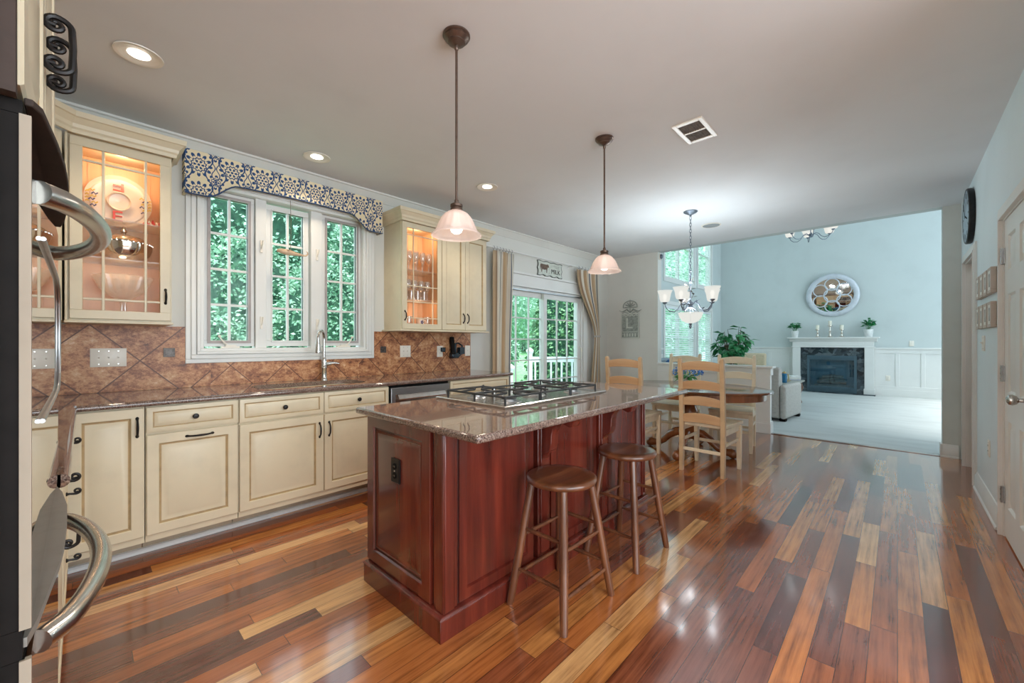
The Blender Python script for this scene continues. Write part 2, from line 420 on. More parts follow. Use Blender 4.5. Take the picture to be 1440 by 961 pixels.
M['red'] = pm('red_glaze_ink', (206, 74, 66), .35); M['yellow'] = pm('yellow_ink', (216, 190, 70), .4); M['navy'] = pm('navy_ink', (58, 60, 110), .4); M['green'] = pm('green_ink', (60, 110, 60), .4)
M['fishwood'] = wood('carved_pale_wood', ((186, 150, 118), (210, 178, 146), (226, 200, 172)), .5, .1, 'x', 20)
M['string'] = pm('brown_cord', (96, 80, 70), .8)
M['ficus'] = m_leaf('ficus_leaf', (26, 96, 58), (44, 136, 82), (88, 172, 108), .35)
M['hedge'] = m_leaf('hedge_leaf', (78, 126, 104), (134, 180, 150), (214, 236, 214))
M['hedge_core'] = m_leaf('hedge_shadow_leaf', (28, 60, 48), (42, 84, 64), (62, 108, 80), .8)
M['conifer'] = m_leaf('conifer_leaf', (66, 122, 90), (112, 162, 116), (176, 210, 158))
M['treeleaf'] = m_leaf('tree_leaf', (100, 154, 132), (152, 196, 172), (212, 234, 220))
M['lawn'] = m_leaf('lawn_grass', (96, 158, 108), (132, 188, 132), (172, 212, 160), .9)
M['bark'] = wood('bark', ((70, 58, 46), (96, 80, 64), (120, 104, 86)), .9, 0, 'z', 12)
M['marble'] = m_granite('dark_green_marble', [(.3, (34, 44, 50)), (.5, (52, 66, 74)), (.62, (92, 106, 112)), (.8, (40, 54, 60))], 13)
M['firebox'] = pm('firebox_black', (66, 92, 104), .5)
M['fireglass'] = glassy('fire_glass', (.78, .9, .95), .06)
M['logs'] = wood('ceramic_logs', ((60, 60, 58), (88, 86, 82), (120, 116, 108)), .8, 0, 'x', 10)
M['mirror'] = pm('wall_mirror', (225, 228, 228), .02, 1, var=.005)
M['silverpaint'] = pm('silver_frame_paint', (206, 212, 220), .4, .15, var=.05)
M['linen'] = pm('grey_linen', (182, 178, 172), .9, var=.06, scale=30, bmp=.3, bscale=300)
M['tan'] = pm('tan_upholstery', (196, 180, 152), .9, var=.05, scale=20)
M['bluecloth'] = pm('blue_cushion', (44, 92, 140), .9, var=.2, scale=20)
M['greysofa'] = pm('grey_blue_sofa', (150, 164, 172), .9, var=.06, scale=20)
M['petal'] = pm('blue_petal', (74, 148, 224), .6, var=.35, scale=60)
M['stem'] = m_leaf('stem_green', (40, 110, 50), (70, 140, 70), (110, 170, 90))
M['pot'] = pm('white_pot', (226, 228, 226), .4)
M['soil'] = pm('soil', (60, 46, 38), .95, var=.3, scale=60)
M['candle'] = pm('ivory_candle', (236, 230, 212), .5)
M['blind'] = pm('white_blind_slat', (236, 242, 244), .45, var=.01)
M['frame_taupe'] = pm('taupe_frame', (196, 182, 170), .5); M['frame_white'] = pm('white_mat', (232, 232, 226), .6); M['photo'] = pm('grey_photo', (150, 146, 140), .4, var=.4, scale=25)
M['clockface'] = pm('clock_face', (150, 170, 186), .4, var=.2, scale=12)
M['sign'] = pm('sage_sign_paint', (206, 212, 202), .6, var=.08, scale=30); M['signedge'] = pm('sign_edge', (96, 100, 94), .6); M['cow'] = pm('cow_brown', (104, 84, 70), .6, var=.3, scale=40)
M['plaque'] = pm('pewter_plaque', (154, 159, 152), .6, 0, var=.2, scale=30, bmp=.5, bscale=90); M['plaqueraise'] = pm('pewter_relief', (206, 208, 200), .5, .2)
M['ventdark'] = pm('vent_dark', (104, 92, 80), .6, var=.3, scale=30)
M['copper'] = pm('amber_glass_bits', (206, 160, 110), .3, .3)
M['deck'] = pm('white_deck_vinyl', (236, 240, 244), .45, var=.01)
M['phone'] = pm('teal_black_plastic', (30, 44, 54), .25, var=.3, scale=20)
M['teal'] = pm('teal_glass', (40, 110, 150), .2)
M['brass'] = pm('brass', (196, 170, 120), .3, .9)
M['stone'] = pm('grey_stone_top', (150, 150, 142), .4, var=.1, scale=20)
# ------------------------------------------------------------------ setting: shell
HC = 2.75; YW = 3.8; YR = -.5; XP = 6.5; XF = 13.0
def wall_x(mb, x0, x1, z0, z1, y0, y1, holes):
    """wall along x with rectangular holes (hx0,hx1,hz0,hz1)"""
    xs = sorted({x0, x1, *[h[0] for h in holes], *[h[1] for h in holes]}); zs = sorted({z0, z1, *[h[2] for h in holes], *[h[3] for h in holes]})
    for a, b in zip(xs, xs[1:]):
        for c, d in zip(zs, zs[1:]):
            if any(h[0] <= (a+b)/2 <= h[1] and h[2] <= (c+d)/2 <= h[3] for h in holes): continue
            mb.box(a, b, y0, y1, c, d)
    return mb
struct('floor', MB().box(-3, XP+.06, -3.2, YW, -.1, 0), M['floor'], 0)
struct('floor', MB().box(XP+.06, XF, -2.5, YW, -.1, .004), M['carpet'], 0, label='pale carpet of the family room')
struct('ceiling', MB().box(-3, XP, -3.2, YW, HC, HC+.12), M['ceiling'], 0)
struct('ceiling', MB().box(XP, XF, -2.5, YW, 5.5, 5.6), M['ceiling'], 0)
KW = (.605, 1.908, 1.19, 2.46); SL = (3.80, 5.72, .02, 2.03)
struct('wall_left', wall_x(MB(), -.7, XP+.14, -.1, HC+.12, YW, YW+.16, [KW, SL]), M['wall'], 0)
FW = [(9.0, 10.85, .62, 2.13), (11.1, 12.15, .62, 2.13), (9.0, 10.85, 2.72, 4.5), (11.1, 12.15, 2.76, 4.5)]
struct('wall_family_left', wall_x(MB(), XP+.14, XF+.15, -.1, 5.5, YW, YW+.16, FW), M['wall_family'], 0)
struct('wall_far', MB().box(XF, XF+.15, -2.65, YW, -.1, 5.5), M['wall_family'], 0)
struct('wall_family_right', wall_x(MB(), XP+.14, XF, -.1, 5.5, -2.66, -2.5, [(7.4, 12.6, 1.0, 4.8)]), M['wall_family'], 0)
DO = (3.32, 4.11, -.1, 2.05); DW = (5.39, 6.15, -.1, 2.05)
struct('wall_right', wall_x(MB(), 2.2, XP+.14, -.1, HC+.12, YR-.14, YR, [DO, DW]), M['wall_cool'], 0)
struct('wall_end', MB().box(XP, XP+.14, YR, -.36, -.1, HC), M['wall_stub'], 0, label='narrow taupe wall return beside the carpeted opening')
struct('wall_end', MB().box(XP, XP+.14, -2.5, YR-.14, -.1, HC), M['wall'], 0)
struct('wall_end', MB().box(XP, XP+.14, 2.86, YW, -.1, HC), M['wall'], 0, label='dining wall with the metal plaque')
struct('wall_header', MB().box(XP+.001, XP+.14, -2.5, YW, HC, 5.5), M['wall_family'], 0)
struct('wall_near', MB().box(-.85, -.7, .2, YW+.16, -.1, HC), M['wall'], 0)
struct('wall_back', wall_x(MB(), -3.0, 6.4, -.1, HC, -3.36, -3.2, [(-1.5, 3.1, .5, 2.7)]), M['wall'], 0)
struct('wall_side', MB().box(-.7, -.0, .1, .2, -.1, HC) if False else MB().box(-3.1, -3.0, -3.2, .2, -.1, HC), M['wall'], 0)
struct('wall_side', MB().box(-3.1, -.85, .2, .3, -.1, HC), M['wall'], 0)
struct('wall_hall', MB().box(4.6, 6.5, -1.7, -1.6, -.1, HC), M['wall'], 0)
struct('wall_hall', MB().box(4.5, 4.6, -1.7, YR-.14, -.1, HC), M['wall'], 0)  # unseen wall added to keep the adjoining room's light out of the hall
point('hall_lamp', (5.5, -1.1, 2.4), 5, (1, .95, .9), .06)  # added unseen fill light that lifts the doorway jamb
# half wall with cap
hw = MB(); hw.box(XP, XP+.14, 1.28, 2.86, 0, .80); hw.box(XP-.012, XP+.152, 1.262, 2.86, .80, .90); hw.box(XP-.035, XP+.175, 1.235, 2.86, .90, .928)
hw.box(XP-.012, XP, 1.268, 1.46, .0, .80); hw.box(XP-.012, XP, 2.6, 2.86, 0, .80); hw.box(XP-.018, XP+.158, 1.262, 2.86, 0, .14); hw.box(XP-.013, XP+.153, 1.266, 2.86, .14, .16)
struct('wall_half', hw, M['white_trim'], 0, .003, label='white panelled half wall with a flat cap')
# crown on the window wall, baseboards, casings
cr = MB(); prof = [(YW, HC), (YW, HC-.085), (YW-.012, HC-.085), (YW-.02, HC-.07), (YW-.055, HC-.03), (YW-.062, HC-.02), (YW-.075, HC-.014), (YW-.075, HC)]
cr.prism(prof, -.7, XP, 'x'); struct('trim_1', cr, M['wall'], 30)
def base_profile(mb, x0, x1, y, s):
    """baseboard along x on a wall face at y, protruding in direction s"""
    mb.prism([(y, 0), (y+s*.026, 0), (y+s*.026, .012), (y+s*.018, .022), (y+s*.016, .11), (y+s*.008, .128), (y+s*.006, .14), (y, .145)], x0, x1, 'x')
b = MB(); base_profile(b, 4.21, 5.30, YR, 1); struct('baseboard_right', b, M['white_trim'], 30)
b = MB(); base_profile(b, 5.82, XP, YW, -1); base_profile(b, 3.32, 3.70, YW, -1); struct('baseboard_left', b, M['white_trim'], 30)
b = MB(); b.prism([(XP, 0), (XP-.026, 0), (XP-.026, .012), (XP-.018, .022), (XP-.016, .11), (XP-.008, .128), (XP-.006, .14), (XP, .145)], YR+.02, -.345, 'y')
b.box(XP-.018, XP+.15, -.36, -.342, 0, .14); struct('baseboard_end', b, M['white_trim'], 30)
b = MB(); b.prism([(XP, 0), (XP-.02, 0), (XP-.016, .11), (XP, .145)], 2.87, YW-.03, 'y'); struct('baseboard_end', b, M['white_trim'], 30)
struct('trim_2', MB().box(XP-.005, XP+.06, -.36, 1.26, 0, .006), M['tabletop'], 0, label='wood strip between planks and carpet')
# family room wainscot
w = MB(); w.box(XF-.03, XF, -2.5, YW, 0, .16); w.box(XF-.045, XF, -2.5, YW, 1.10, 1.135); w.box(XF-.02, XF, -2.5, YW, 1.0, 1.10); w.box(XF-.008, XF, -2.5, YW, .16, 1.0)
for k in range(8):
    yy = -.84+k*.42 if k < 3 else 2.12+(k-3)*.42
    w.box(XF-.0195, XF, yy-.035, yy+.035, .24, 1.0)
w.box(XF-.02, XF, -2.5, YW, .16, .24)
struct('trim_3', w, M['white_trim'], 0, .004, label='white panelled wainscot in the family room')
w = MB(); w.box(XP+.14, XF, YW-.03, YW, 0, .16); w.box(XP+.14, 9-.12, YW-.02, YW, .16, 1.0); w.box(XP+.14, 9-.12, YW-.045, YW, 1.10, 1.135)
struct('trim_4', w, M['white_trim'], 0, .004)

# ---- kitchen window (window_1)
wr = structroot('window_1', (1.256, YW, 1.19), 'three part white casement window over the sink')
m = MB(wr)   # casing: stepped frame
for wd, y0 in ((.088, -.018), (.055, -.026), (.022, -.034)):
    m.ring_rect(.605-wd, 1.908+wd, 1.19-wd, 2.46+wd, .03 if wd > .03 else .022, YW+y0, YW)
m.ring_rect(.517, 1.996, 1.102, 2.548, .089, YW-.014, YW)
obj('window_casing', m, M['white_trim'], wr, 30, .003)
m = MB(wr); m.ring_rect(.605, 1.908, 1.19, 2.46, .022, YW-.02, YW+.15)
for x0, x1 in ((.975, 1.055), (1.41, 1.505)): m.box(x0, x1, YW+.02, YW+.12, 1.21, 2.44)
obj('window_frame', m, M['white_trim'], wr, 30, .003)
def sash(x0, x1, z0, z1, y, cols=2, rows=4, rail=.048):
    s = MB(wr); s.ring_rect(x0, x1, z0, z1, rail, y, y+.045)
    s.ring_rect(x0+rail-.012, x1-rail+.012, z0+rail-.012, z1-rail+.012, .012, y-.008, y+.03)
    o = obj('sash', s, M['white_trim'], wr, 30, .003)
    a0, a1, b0, b1 = x0+rail, x1-rail, z0+rail, z1-rail
    g = MB(wr)
    for k in range(1, cols): xx = a0+(a1-a0)*k/cols; g.box(xx-.009, xx+.009, y+.008, y+.03, b0, b1)
    for k in range(1, rows): zz = b0+(b1-b0)*k/rows; g.box(a0, a1, y+.009, y+.029, zz-.009, zz+.009)
    obj('muntin_grid', g, M['white_trim'], o, 30)
    obj('pane', MB(wr).box(a0-.004, a1+.004, y+.017, y+.021, b0-.004, b1+.004), M['glass'], o, 0)
for x0, x1 in ((.630, .972), (1.512, 1.885)):
    k = MB(wr); k.ring_rect(x0+.026, x1-.026, 1.251, 2.409, .020, YW+.034, YW+.0365); obj('screen_frame', k, pm('taupe_screen_frame', (168, 160, 158), .5), wr, 0)
sash(.630, .972, 1.225, 2.435, YW+.045); sash(1.062, 1.402, 1.225, 2.425, YW+.06); sash(1.512, 1.885, 1.225, 2.435, YW+.045)
for cx, s in ((.80, 1), (1.70, -1)):
    k = MB(wr); k.box(cx-.06, cx+.06, YW-.002, YW+.04, 1.213, 1.226); k.box(cx-.035, cx+.035, YW-.01, YW+.01, 1.226, 1.238)
    k.tube([(cx-.02*s, YW, 1.235), (cx-.045*s, YW-.012, 1.255), (cx-.075*s, YW-.008, 1.30)], [.006, .006, .005], 8)
    k.sphere((cx-.075*s, YW-.008, 1.305), .010)
    obj('crank_handle', k, M['whiteplastic'], wr, 40)
for cx in (1.015, 1.46):
    for z in (1.42, 2.05):
        k = MB(wr); k.box(cx-.008, cx+.008, YW+.008, YW+.02, z-.05, z+.05); k.tube([(cx, YW+.008, z-.02), (cx+.004, YW-.012, z+.02), (cx+.006, YW-.016, z+.045)], .005, 6)
        obj('latch', k, M['whiteplastic'], wr, 40)

# ---- sliding patio door (door_1)
dr = structroot('door_1', (4.76, YW, 0), 'white sliding patio door with grid panes')
m = MB(dr); m.ring_rect(3.80, 5.72, -.03, 2.03, .045, YW+.0, YW+.15); obj('door_frame', m, M['white_trim'], dr, 30, .003)
m = MB(dr); m.box(3.70, 3.80, YW-.02, YW, 0, 2.04); m.box(5.72, 5.82, YW-.02, YW, 0, 2.04); m.box(3.66, 5.86, YW-.02, YW, 2.03, 2.20); m.box(3.64, 5.88, YW-.045, YW, 2.20, 2.23); m.box(3.68, 5.84, YW-.03, YW, 2.03, 2.05)
obj('door_casing', m, M['white_trim'], dr, 30, .003)
def slide(x0, x1, y, rail):
    s = MB(dr); s.ring_rect(x0, x1, .015, 1.985, rail, y, y+.045)
    o = obj('door_panel', s, M['white_trim'], dr, 30, .003)
    a0, a1, b0, b1 = x0+rail, x1-rail, .015+rail, 1.985-rail; g = MB(dr)
    for k in (1, 2): xx = a0+(a1-a0)*k/3; g.box(xx-.009, xx+.009, y+.012, y+.034, b0, b1)
    for k in range(1, 6): zz = b0+(b1-b0)*k/6; g.box(a0, a1, y+.013, y+.033, zz-.009, zz+.009)
    obj('muntin_grid', g, M['white_trim'], o, 30)
    obj('pane', MB(dr).box(a0-.004, a1+.004, y+.021, y+.025, b0-.004, b1+.004), M['glass'], o, 0)
slide(3.845, 4.80, YW+.075, .07); slide(4.72, 5.675, YW+.02, .075)
m = MB(dr); m.tube([(5.64, YW+.02, .98), (5.64, YW-.03, 1.0), (5.64, YW-.03, 1.16), (5.64, YW+.02, 1.18)], .009, 8); obj('door_handle', m, M['whiteplastic'], dr)
m = MB(dr); m.box(3.845, 5.675, YW-.008, YW+.02, 1.985, 2.0); obj('door_track', m, M['steel_dull'], dr)

# ---- six panel door in the right wall (door_2)
d2 = structroot('door_2', (3.71, YR, 0), 'white six panel closet door')
m = MB(d2).at((4.105, YR-.004, .012), PI)
PW = .78; PH = 2.03
def six(mb, w, h):
    L0 = .11; cw = (w-3*L0)/2
    xs = [L0, 2*L0+cw]; zs = [(.20, .55), (.93, .62), (1.70, .22)]
    mb.box(0, w, .0135, .035, 0, h)
    gx = [0, xs[0], xs[0]+cw, xs[1], xs[1]+cw, w]; gz = [0]+[q for z, hh in zs for q in (z, z+hh)]+[h]
    for i in range(5):
        for j in range(7):
            if i % 2 == 1 and j % 2 == 1:
                mb.panel(gx[i], gz[j], cw, gz[j+1]-gz[j], [(0, .0137), (0, 0), (.012, .011), (.024, .0128), (.05, .003)])
            else: mb.box(gx[i], gx[i+1], 0, .014, gz[j], gz[j+1])
six(m, PW, PH); slab = obj('door_slab', m, M['white_trim'], d2, 30)
m = MB(d2); m.at((3.40, YR, .95), 0, -PI/2)
m.lathe([(.032, 0), (.032, .006), (.012, .012), (.011, .034), (.022, .042), (.029, .056), (.026, .070), (.012, .078), (0, .079)], 20)
obj('door_knob', m, M['steel'], slab)
for z in (.27, 1.055, 1.815):
    m = MB(d2); m.box(4.085, 4.13, YR-.003, YR+.004, z-.05, z+.05); m.cyl((4.108, YR+.006, z-.052), (4.108, YR+.006, z+.052), .008, seg=10)
    for q in (-.033, 0, .033): m.cyl((4.108, YR+.006, z+q-.004), (4.108, YR+.006, z+q+.004), .010, seg=10)
    obj('hinge', m, M['steel_dull'], d2)
def casing(mb, x0, x1, ztop):
    """stepped casing round an opening in the right wall: three bands of growing thickness"""
    for i0, i1, t in ((.06, .085, .014), (.02, .06, .019), (.004, .02, .024)):
        mb.box(x0-i1, x0-i0, YR, YR+t, 0, ztop+i0); mb.box(x1+i0, x1+i1, YR, YR+t, 0, ztop+i0)
        mb.box(x0-i1, x1+i1, YR, YR+t, ztop+i0, ztop+i1)
m = MB(d2); casing(m, 3.32, 4.115, 2.05); m.box(4.108, 4.122, YR-.1, YR+.002, 0, 2.05); m.box(3.31, 3.325, YR-.1, YR+.002, 0, 2.05); m.box(3.32, 4.115, YR-.1, YR+.002, 2.045, 2.06)
obj('door_casing', m, M['white_trim'], d2, 30, .002)
d3 = structroot('door_3', (5.77, YR, 0), 'cased doorway to the hall')
m = MB(d3); casing(m, 5.39, 6.15, 2.05); m.box(5.375, 5.395, YR-.14, YR+.002, 0, 2.05); m.box(6.145, 6.165, YR-.14, YR+.002, 0, 2.05); m.box(5.39, 6.15, YR-.14, YR+.002, 2.045, 2.065)
obj('door_casing', m, M['white_trim'], d3, 30, .002)

# ---- family room windows with blinds
for k, (x0, x1, z0, z1) in enumerate(FW):
    r = structroot('window_%d' % (k+2), ((x0+x1)/2, YW, z0))
    m = MB(r); m.ring_rect(x0-.08, x1+.08, z0-.08, z1+.08, .085, YW-.02, YW); m.ring_rect(x0, x1, z0, z1, .05, YW, YW+.12)
    if k % 2 == 0: m.box((x0+x1)/2-.03, (x0+x1)/2+.03, YW+.04, YW+.12, z0, z1)
    m.box(x0+.05, x1-.05, YW+.06, YW+.1, (z0+z1)/2-.02, (z0+z1)/2+.02)
    obj('window_frame', m, M['white_trim'], r, 30, .003)
    obj('pane', MB(r).box(x0+.04, x1-.04, YW+.08, YW+.084, z0+.04, z1-.04), M['glass'], r, 0)
    lab = ['white slatted blind in the tall lower family room window beside the dining chairs', 'white slatted blind in the narrow lower window nearest the family room corner', 'white slatted blind in the high upper window left of the chandelier chain', 'white slatted blind in the narrow high upper window right of the chandelier chain'][k]
    t = thing('window_blind', lab, 'blind', ((x0+x1)/2, YW+.02, z1), 0, 'family room blinds')
    s = MB(t); n = int((z1-z0-.1)/.052)
    for i in range(n):
        zz = z1-.09-i*.052
        s.prism([(YW+.0, zz-.013), (YW+.038, zz+.018), (YW+.0395, zz+.020), (YW+.0015, zz-.011)], x0+.055, x1-.055, 'x')
    obj('slats', s, M['blind'], t, 0)
    s = MB(t); s.box(x0+.05, x1-.05, YW-.005, YW+.05, z1-.085, z1-.05); obj('headrail', s, M['blind'], t)
    for f in (.2, .8): s = MB(t); s.box(x0+(x1-x0)*f-.012, x0+(x1-x0)*f+.012, YW-.004, YW-.002, z0+.06, z1-.08); obj('ladder_tape', s, M['blind'], t, 0)

# ------------------------------------------------------------------ cabinet parts
FR = [(0, .0205), (0, .003), (.004, 0), (.052, 0), (.056, .004), (.060, .0105), (.067, .012), (.098, .0025), (.101, .0015)]
def front(mb, x, z, w, h, fr=None):
    loops = FR
    if h < .2: loops = [(0, .02), (0, .002), (.004, 0), (.026, 0), (.029, .003), (.031, .008), (.035, .0095), (.052, .002), (.054, .0015)]
    mb.panel(x, z, w, h, loops, (4, 5), 0, 1)
def bow_pull(mb, L=.10, d=.028, r=.0048):
    """vertical bow pull on a face at y=0, pointing to -y, centred at the origin"""
    P = []
    for k in range(11):
        t = -1+2*k/10; P.append((0, -d*(1-abs(t)**3.2), L/2*t))
    mb.tube(P, [r*1.5 if k in (0, 10) else r*(1+.35*(1-abs(k-5)/5)) for k in range(11)], 8)
    for t in (-1, 1): mb.sphere((0, -.002, L/2*t), .008, 10, 6, 1, .6, 1.3)
def scroll_pull(mb, L=.10, d=.045, r=.0055):
    """vertical wrought pull on a face at y=0: a bow whose ends curl into small spirals"""
    cn, cz, R1 = d*.42, L/2-.0145, .0140
    half = []
    for k in range(19):
        t = k/18; ph = -PI/2-2.3*PI*(1-t); q = .0035+(R1-.0035)*t
        half.append((cn+q*math.cos(ph), -cz+q*math.sin(ph)))
    for k in range(1, 7):
        t = k/6*PI/2; half.append((cn+(d-cn)*math.sin(t), -cz-R1*math.cos(t)+.0*t))
    P = [(0, -a, z) for a, z in half]+[(0, -d*1.04, 0)]+[(0, -a, -z) for a, z in half[::-1]]
    mb.tube(P, [r*(.75+.25*min(1, min(k, len(P)-1-k)/14)) for k in range(len(P))], 8)
    for s in (-1, 1): mb.cyl((0, 0, s*cz), (0, -cn, s*cz), .0045, seg=8)
YF = 3.12   # face of the base doors on the window wall
def base_cabinet(name_label, x0, x1, doors, drawers, nolegs=False, group='cream base cabinets under the window counter'):
    c = thing('base_cabinet', name_label, 'cabinet', ((x0+x1)/2, YF+.3, 0), 0, group)
    obj('carcass', MB(c).box(x0+.001, x1-.001, YF+.0205, YW-.03, .105, .8905), [M['cream']], c, 0)
    obj('toe_kick', MB(c).box(x0+.001, x1-.001, 3.29, 3.31, 0, .1045), M['toekick'], c, 0)
    for (dx0, dx1, z0, z1, pull) in doors:
        m = MB(c).at((dx0, YF, z0)); front(m, 0, 0, dx1-dx0, z1-z0)
        d = obj('door', m, [M['cream'], M['glaze']], c, 30)
        px, pz, horiz = pull
        m = MB(c).at((px, YF, pz), 0, 0, PI/2 if horiz else 0); bow_pull(m, .125 if horiz else .10)
        obj('handle', m, M['iron'], d)
    for (dx0, dx1, z0, z1) in drawers:
        m = MB(c).at((dx0, YF, z0)); front(m, 0, 0, dx1-dx0, z1-z0)
        d = obj('drawer', m, [M['cream'], M['glaze']], c, 30)
        m = MB(c).at(((dx0+dx1)/2, YF, (z0+z1)/2), 0, PI/2)
        m.lathe([(.008, 0), (.006, .010), (.0075, .014), (.0155, .018), (.016, .023), (.012, .028), (0, .030)], 16)
        obj('knob', m, M['iron'], d)
    return c
base_cabinet('cream cabinet with one tall full height door in the corner of the window wall', -.066, .245, [(-.060, .241, .145, .882, (.212, .775, False))], [])
base_cabinet('cream pull-out cabinet under one drawer, its dark handle set level', .247, .700, [(.251, .697, .145, .722, (.497, .690, True))], [(.251, .697, .735, .882)])
base_cabinet('wide cream sink cabinet with two doors whose handles meet in the middle', .702, 1.782, [(.706, 1.243, .145, .715, (1.212, .605, False)), (1.249, 1.778, .145, .715, (1.282, .605, False))], [(.706, 1.243, .728, .882), (1.249, 1.778, .728, .882)])
base_cabinet('cream end cabinet right of the dishwasher beside the patio door', 2.43, 3.25, [(2.434, 2.838, .145, .715, (2.80, .605, False)), (2.842, 3.246, .145, .715, (2.88, .605, False))], [(2.434, 3.246, .728, .882)])
# oven side run facing +x: a drawer bank and a drawer-over-door cabinet
def scroll_knob(mb):
    P = [(0, 0, 0), (0, -.012, -.001), (0, -.022, -.003)]
    for k in range(22):
        t = k/21; q = .0125-.0095*t; ph = -PI/2+2.4*PI*t; P.append((0, -.032-q*math.cos(ph)*1.0, .0085+q*math.sin(ph)))
    mb.tube(P, [.0062, .0048]+[.0052]*2+[.005-.0015*k/21 for k in range(21)], 8); mb.lathe([(.010, -.001), (.009, .003), (.004, .004)], 12) if False else mb.sphere((0, -.001, 0), .009, 10, 6, 1, .5, 1)
for k, (y0, y1, lab, nm) in enumerate(((2.32, 3.04, 'cream drawer bank nearest the corner, dark scroll knobs on its three drawers', 'drawer_cabinet'), (1.60, 2.31, 'cream cabinet beside the oven tower, one drawer over a door with a scroll pull', 'base_cabinet'))):
    c = thing(nm, lab, 'cabinet', (-.35, (y0+y1)/2, 0), 0, 'cream base cabinets on the oven side')
    obj('carcass', MB(c).box(-.67, -.0705, y0+.001, y1-.001, .105, .8905), M['cream'], c, 0)
    obj('toe_kick', MB(c).box(-.22, -.2, y0+.001, y1-.001, 0, .1045), M['toekick'], c, 0)
    for z0, z1 in (((.735, .882), (.44, .722), (.145, .427)) if k == 0 else ((.735, .882),)):
        m = MB(c).at((-.05, y0+.004, z0), PI/2); front(m, 0, 0, y1-y0-.008, z1-z0)
        d = obj('drawer', m, [M['cream'], M['glaze']], c, 30)
        m = MB(c).at((-.05, (y0+y1)/2, (z0+z1)/2), PI/2); scroll_knob(m)
        obj('knob', m, M['iron'], d)
    if k == 1:
        m = MB(c).at((-.05, y0+.004, .145), PI/2); front(m, 0, 0, y1-y0-.008, .577); d = obj('door', m, [M['cream'], M['glaze']], c, 30)
        m = MB(c).at((-.05, 1.98, .63), PI/2); scroll_pull(m, .10, .04); obj('handle', m, M['iron'], d)
base_q = MB(); base_q.prism([(3.29, 0), (3.262, 0), (3.264, .014), (3.272, .024), (3.29, .027)], -.2, 1.78, 'x'); base_q.prism([(3.29, 0), (3.262, 0), (3.264, .014), (3.272, .024), (3.29, .027)], 2.43, 3.25, 'x')
struct('trim_5', base_q, M['white_trim'], 30, label='white quarter round along the cabinet toe kick')

# countertop of the wall run and the oven side, with sink cut-out
ct = thing('countertop', 'polished brown granite countertop running under the kitchen window', 'countertop', (1.3, 3.45, .893))
m = MB(ct); Z0, Z1 = .891, .925; SX0, SX1, SY0, SY1 = .86, 1.66, 3.20, 3.60
m.box(-.69, SX0, 3.106, YW-.002, Z0, Z1); m.box(SX1, 3.275, 3.106, YW-.002, Z0, Z1); m.box(SX0, SX1, 3.106, SY0, Z0, Z1); m.box(SX0, SX1, SY1, YW-.002, Z0, Z1)
# rounded sink corners
for cx, cy, a0 in ((SX0, SY0, 0), (SX1, SY0, 1), (SX1, SY1, 2), (SX0, SY1, 3)):
    R = .13; sx = 1 if cx == SX0 else -1; sy = 1 if cy == SY0 else -1
    arc = [(cx+sx*R-sx*R*math.cos(t), cy+sy*R-sy*R*math.sin(t)) for t in [PI/2*k/6 for k in range(7)]]
    m.prism([(cx, cy)]+arc, Z0, Z1-.0001, 'z')
m.box(-.69, -.038, 1.525, 3.106, Z0, Z1)
zc = (Z0+Z1)/2; rr = (Z1-Z0)/2
m.cyl((-.022, 3.106, zc), (3.275, 3.106, zc), rr, seg=16); m.cyl((-.038, 1.525, zc), (-.038, 3.1, zc), rr, seg=16); m.cyl((3.275, 3.106, zc), (3.275, YW-.002, zc), rr, seg=16); m.sphere((3.275, 3.106, zc), rr, 16, 8)
obj('slab', m, M['granite'], ct, 40)
sk = thing('sink', 'steel undermount sink let into the granite below the window', 'sink', ((SX0+SX1)/2, 3.4, .70))
m = MB(sk); R0 = []
def rrect(x0, x1, y0, y1, r, z, n=6):
    out = []
    for cx, cy, a in ((x1-r, y1-r, 0), (x0+r, y1-r, PI/2), (x0+r, y0+r, PI), (x1-r, y0+r, 1.5*PI)):
        out += [(cx+r*math.cos(a+PI/2*k/n), cy+r*math.sin(a+PI/2*k/n), z) for k in range(n+1)]
    return out
m.rings([rrect(SX0-.012, SX1+.012, SY0-.012, SY1+.012, .14, .889), rrect(SX0+.006, SX1-.006, SY0+.006, SY1-.006, .13, .889), rrect(SX0+.012, SX1-.012, SY0+.012, SY1-.012, .12, .72), rrect(SX0+.05, SX1-.05, SY0+.05, SY1-.05, .09, .70)], True, False, True)
obj('basin', m, M['steel'], sk, 50)
m = MB(sk); m.lathe([(.045, .7005), (.045, .704), (.03, .704), (.028, .7015)], 20, (1.26, 3.42, 0)); obj('drain', m, M['chrome'], sk)
# faucet
fa = thing('faucet', 'brushed steel gooseneck faucet standing behind the sink', 'faucet', (1.475, 3.70, .925))
m = MB(fa); m.lathe([(.030, 0), (.030, .006), (.026, .012), (.0235, .03), (.0225, .10), (.026, .105), (.026, .112), (.0225, .118), (.0225, .165), (.018, .19), (.0145, .20)], 20, (1.475, 3.70, .925)); obj('faucet_body', m, M['steel'], fa)
m = MB(fa); P = []
for k in range(15):
    a = PI*k/14*1.06; P.append((1.475-.062*(1-math.cos(a))*.80, 3.70-.062*(1-math.cos(a))*1.0, 1.285+.075*math.sin(a)))
P = [(1.475, 3.70, 1.12), (1.475, 3.70, 1.20)]+P
m.tube(P, .0125, 12); obj('spout', m, M['steel'], fa)
e = P[-1]; m = MB(fa); m.at((e[0], e[1], e[2])); m.lathe([(.014, .012), (.0165, -.02), (.0185, -.03), (.0225, -.085), (.0235, -.10), (.019, -.104)], 16); obj('spray_head', m, M['steel'], fa)
m = MB(fa); m.cyl((1.495, 3.70, 1.065), (1.535, 3.695, 1.068), .016, .015, 14); m.tube([(1.53, 3.695, 1.07), (1.565, 3.685, 1.072), (1.60, 3.675, 1.066)], [.011, .009, .006], 10); obj('lever', m, M['steel'], fa)
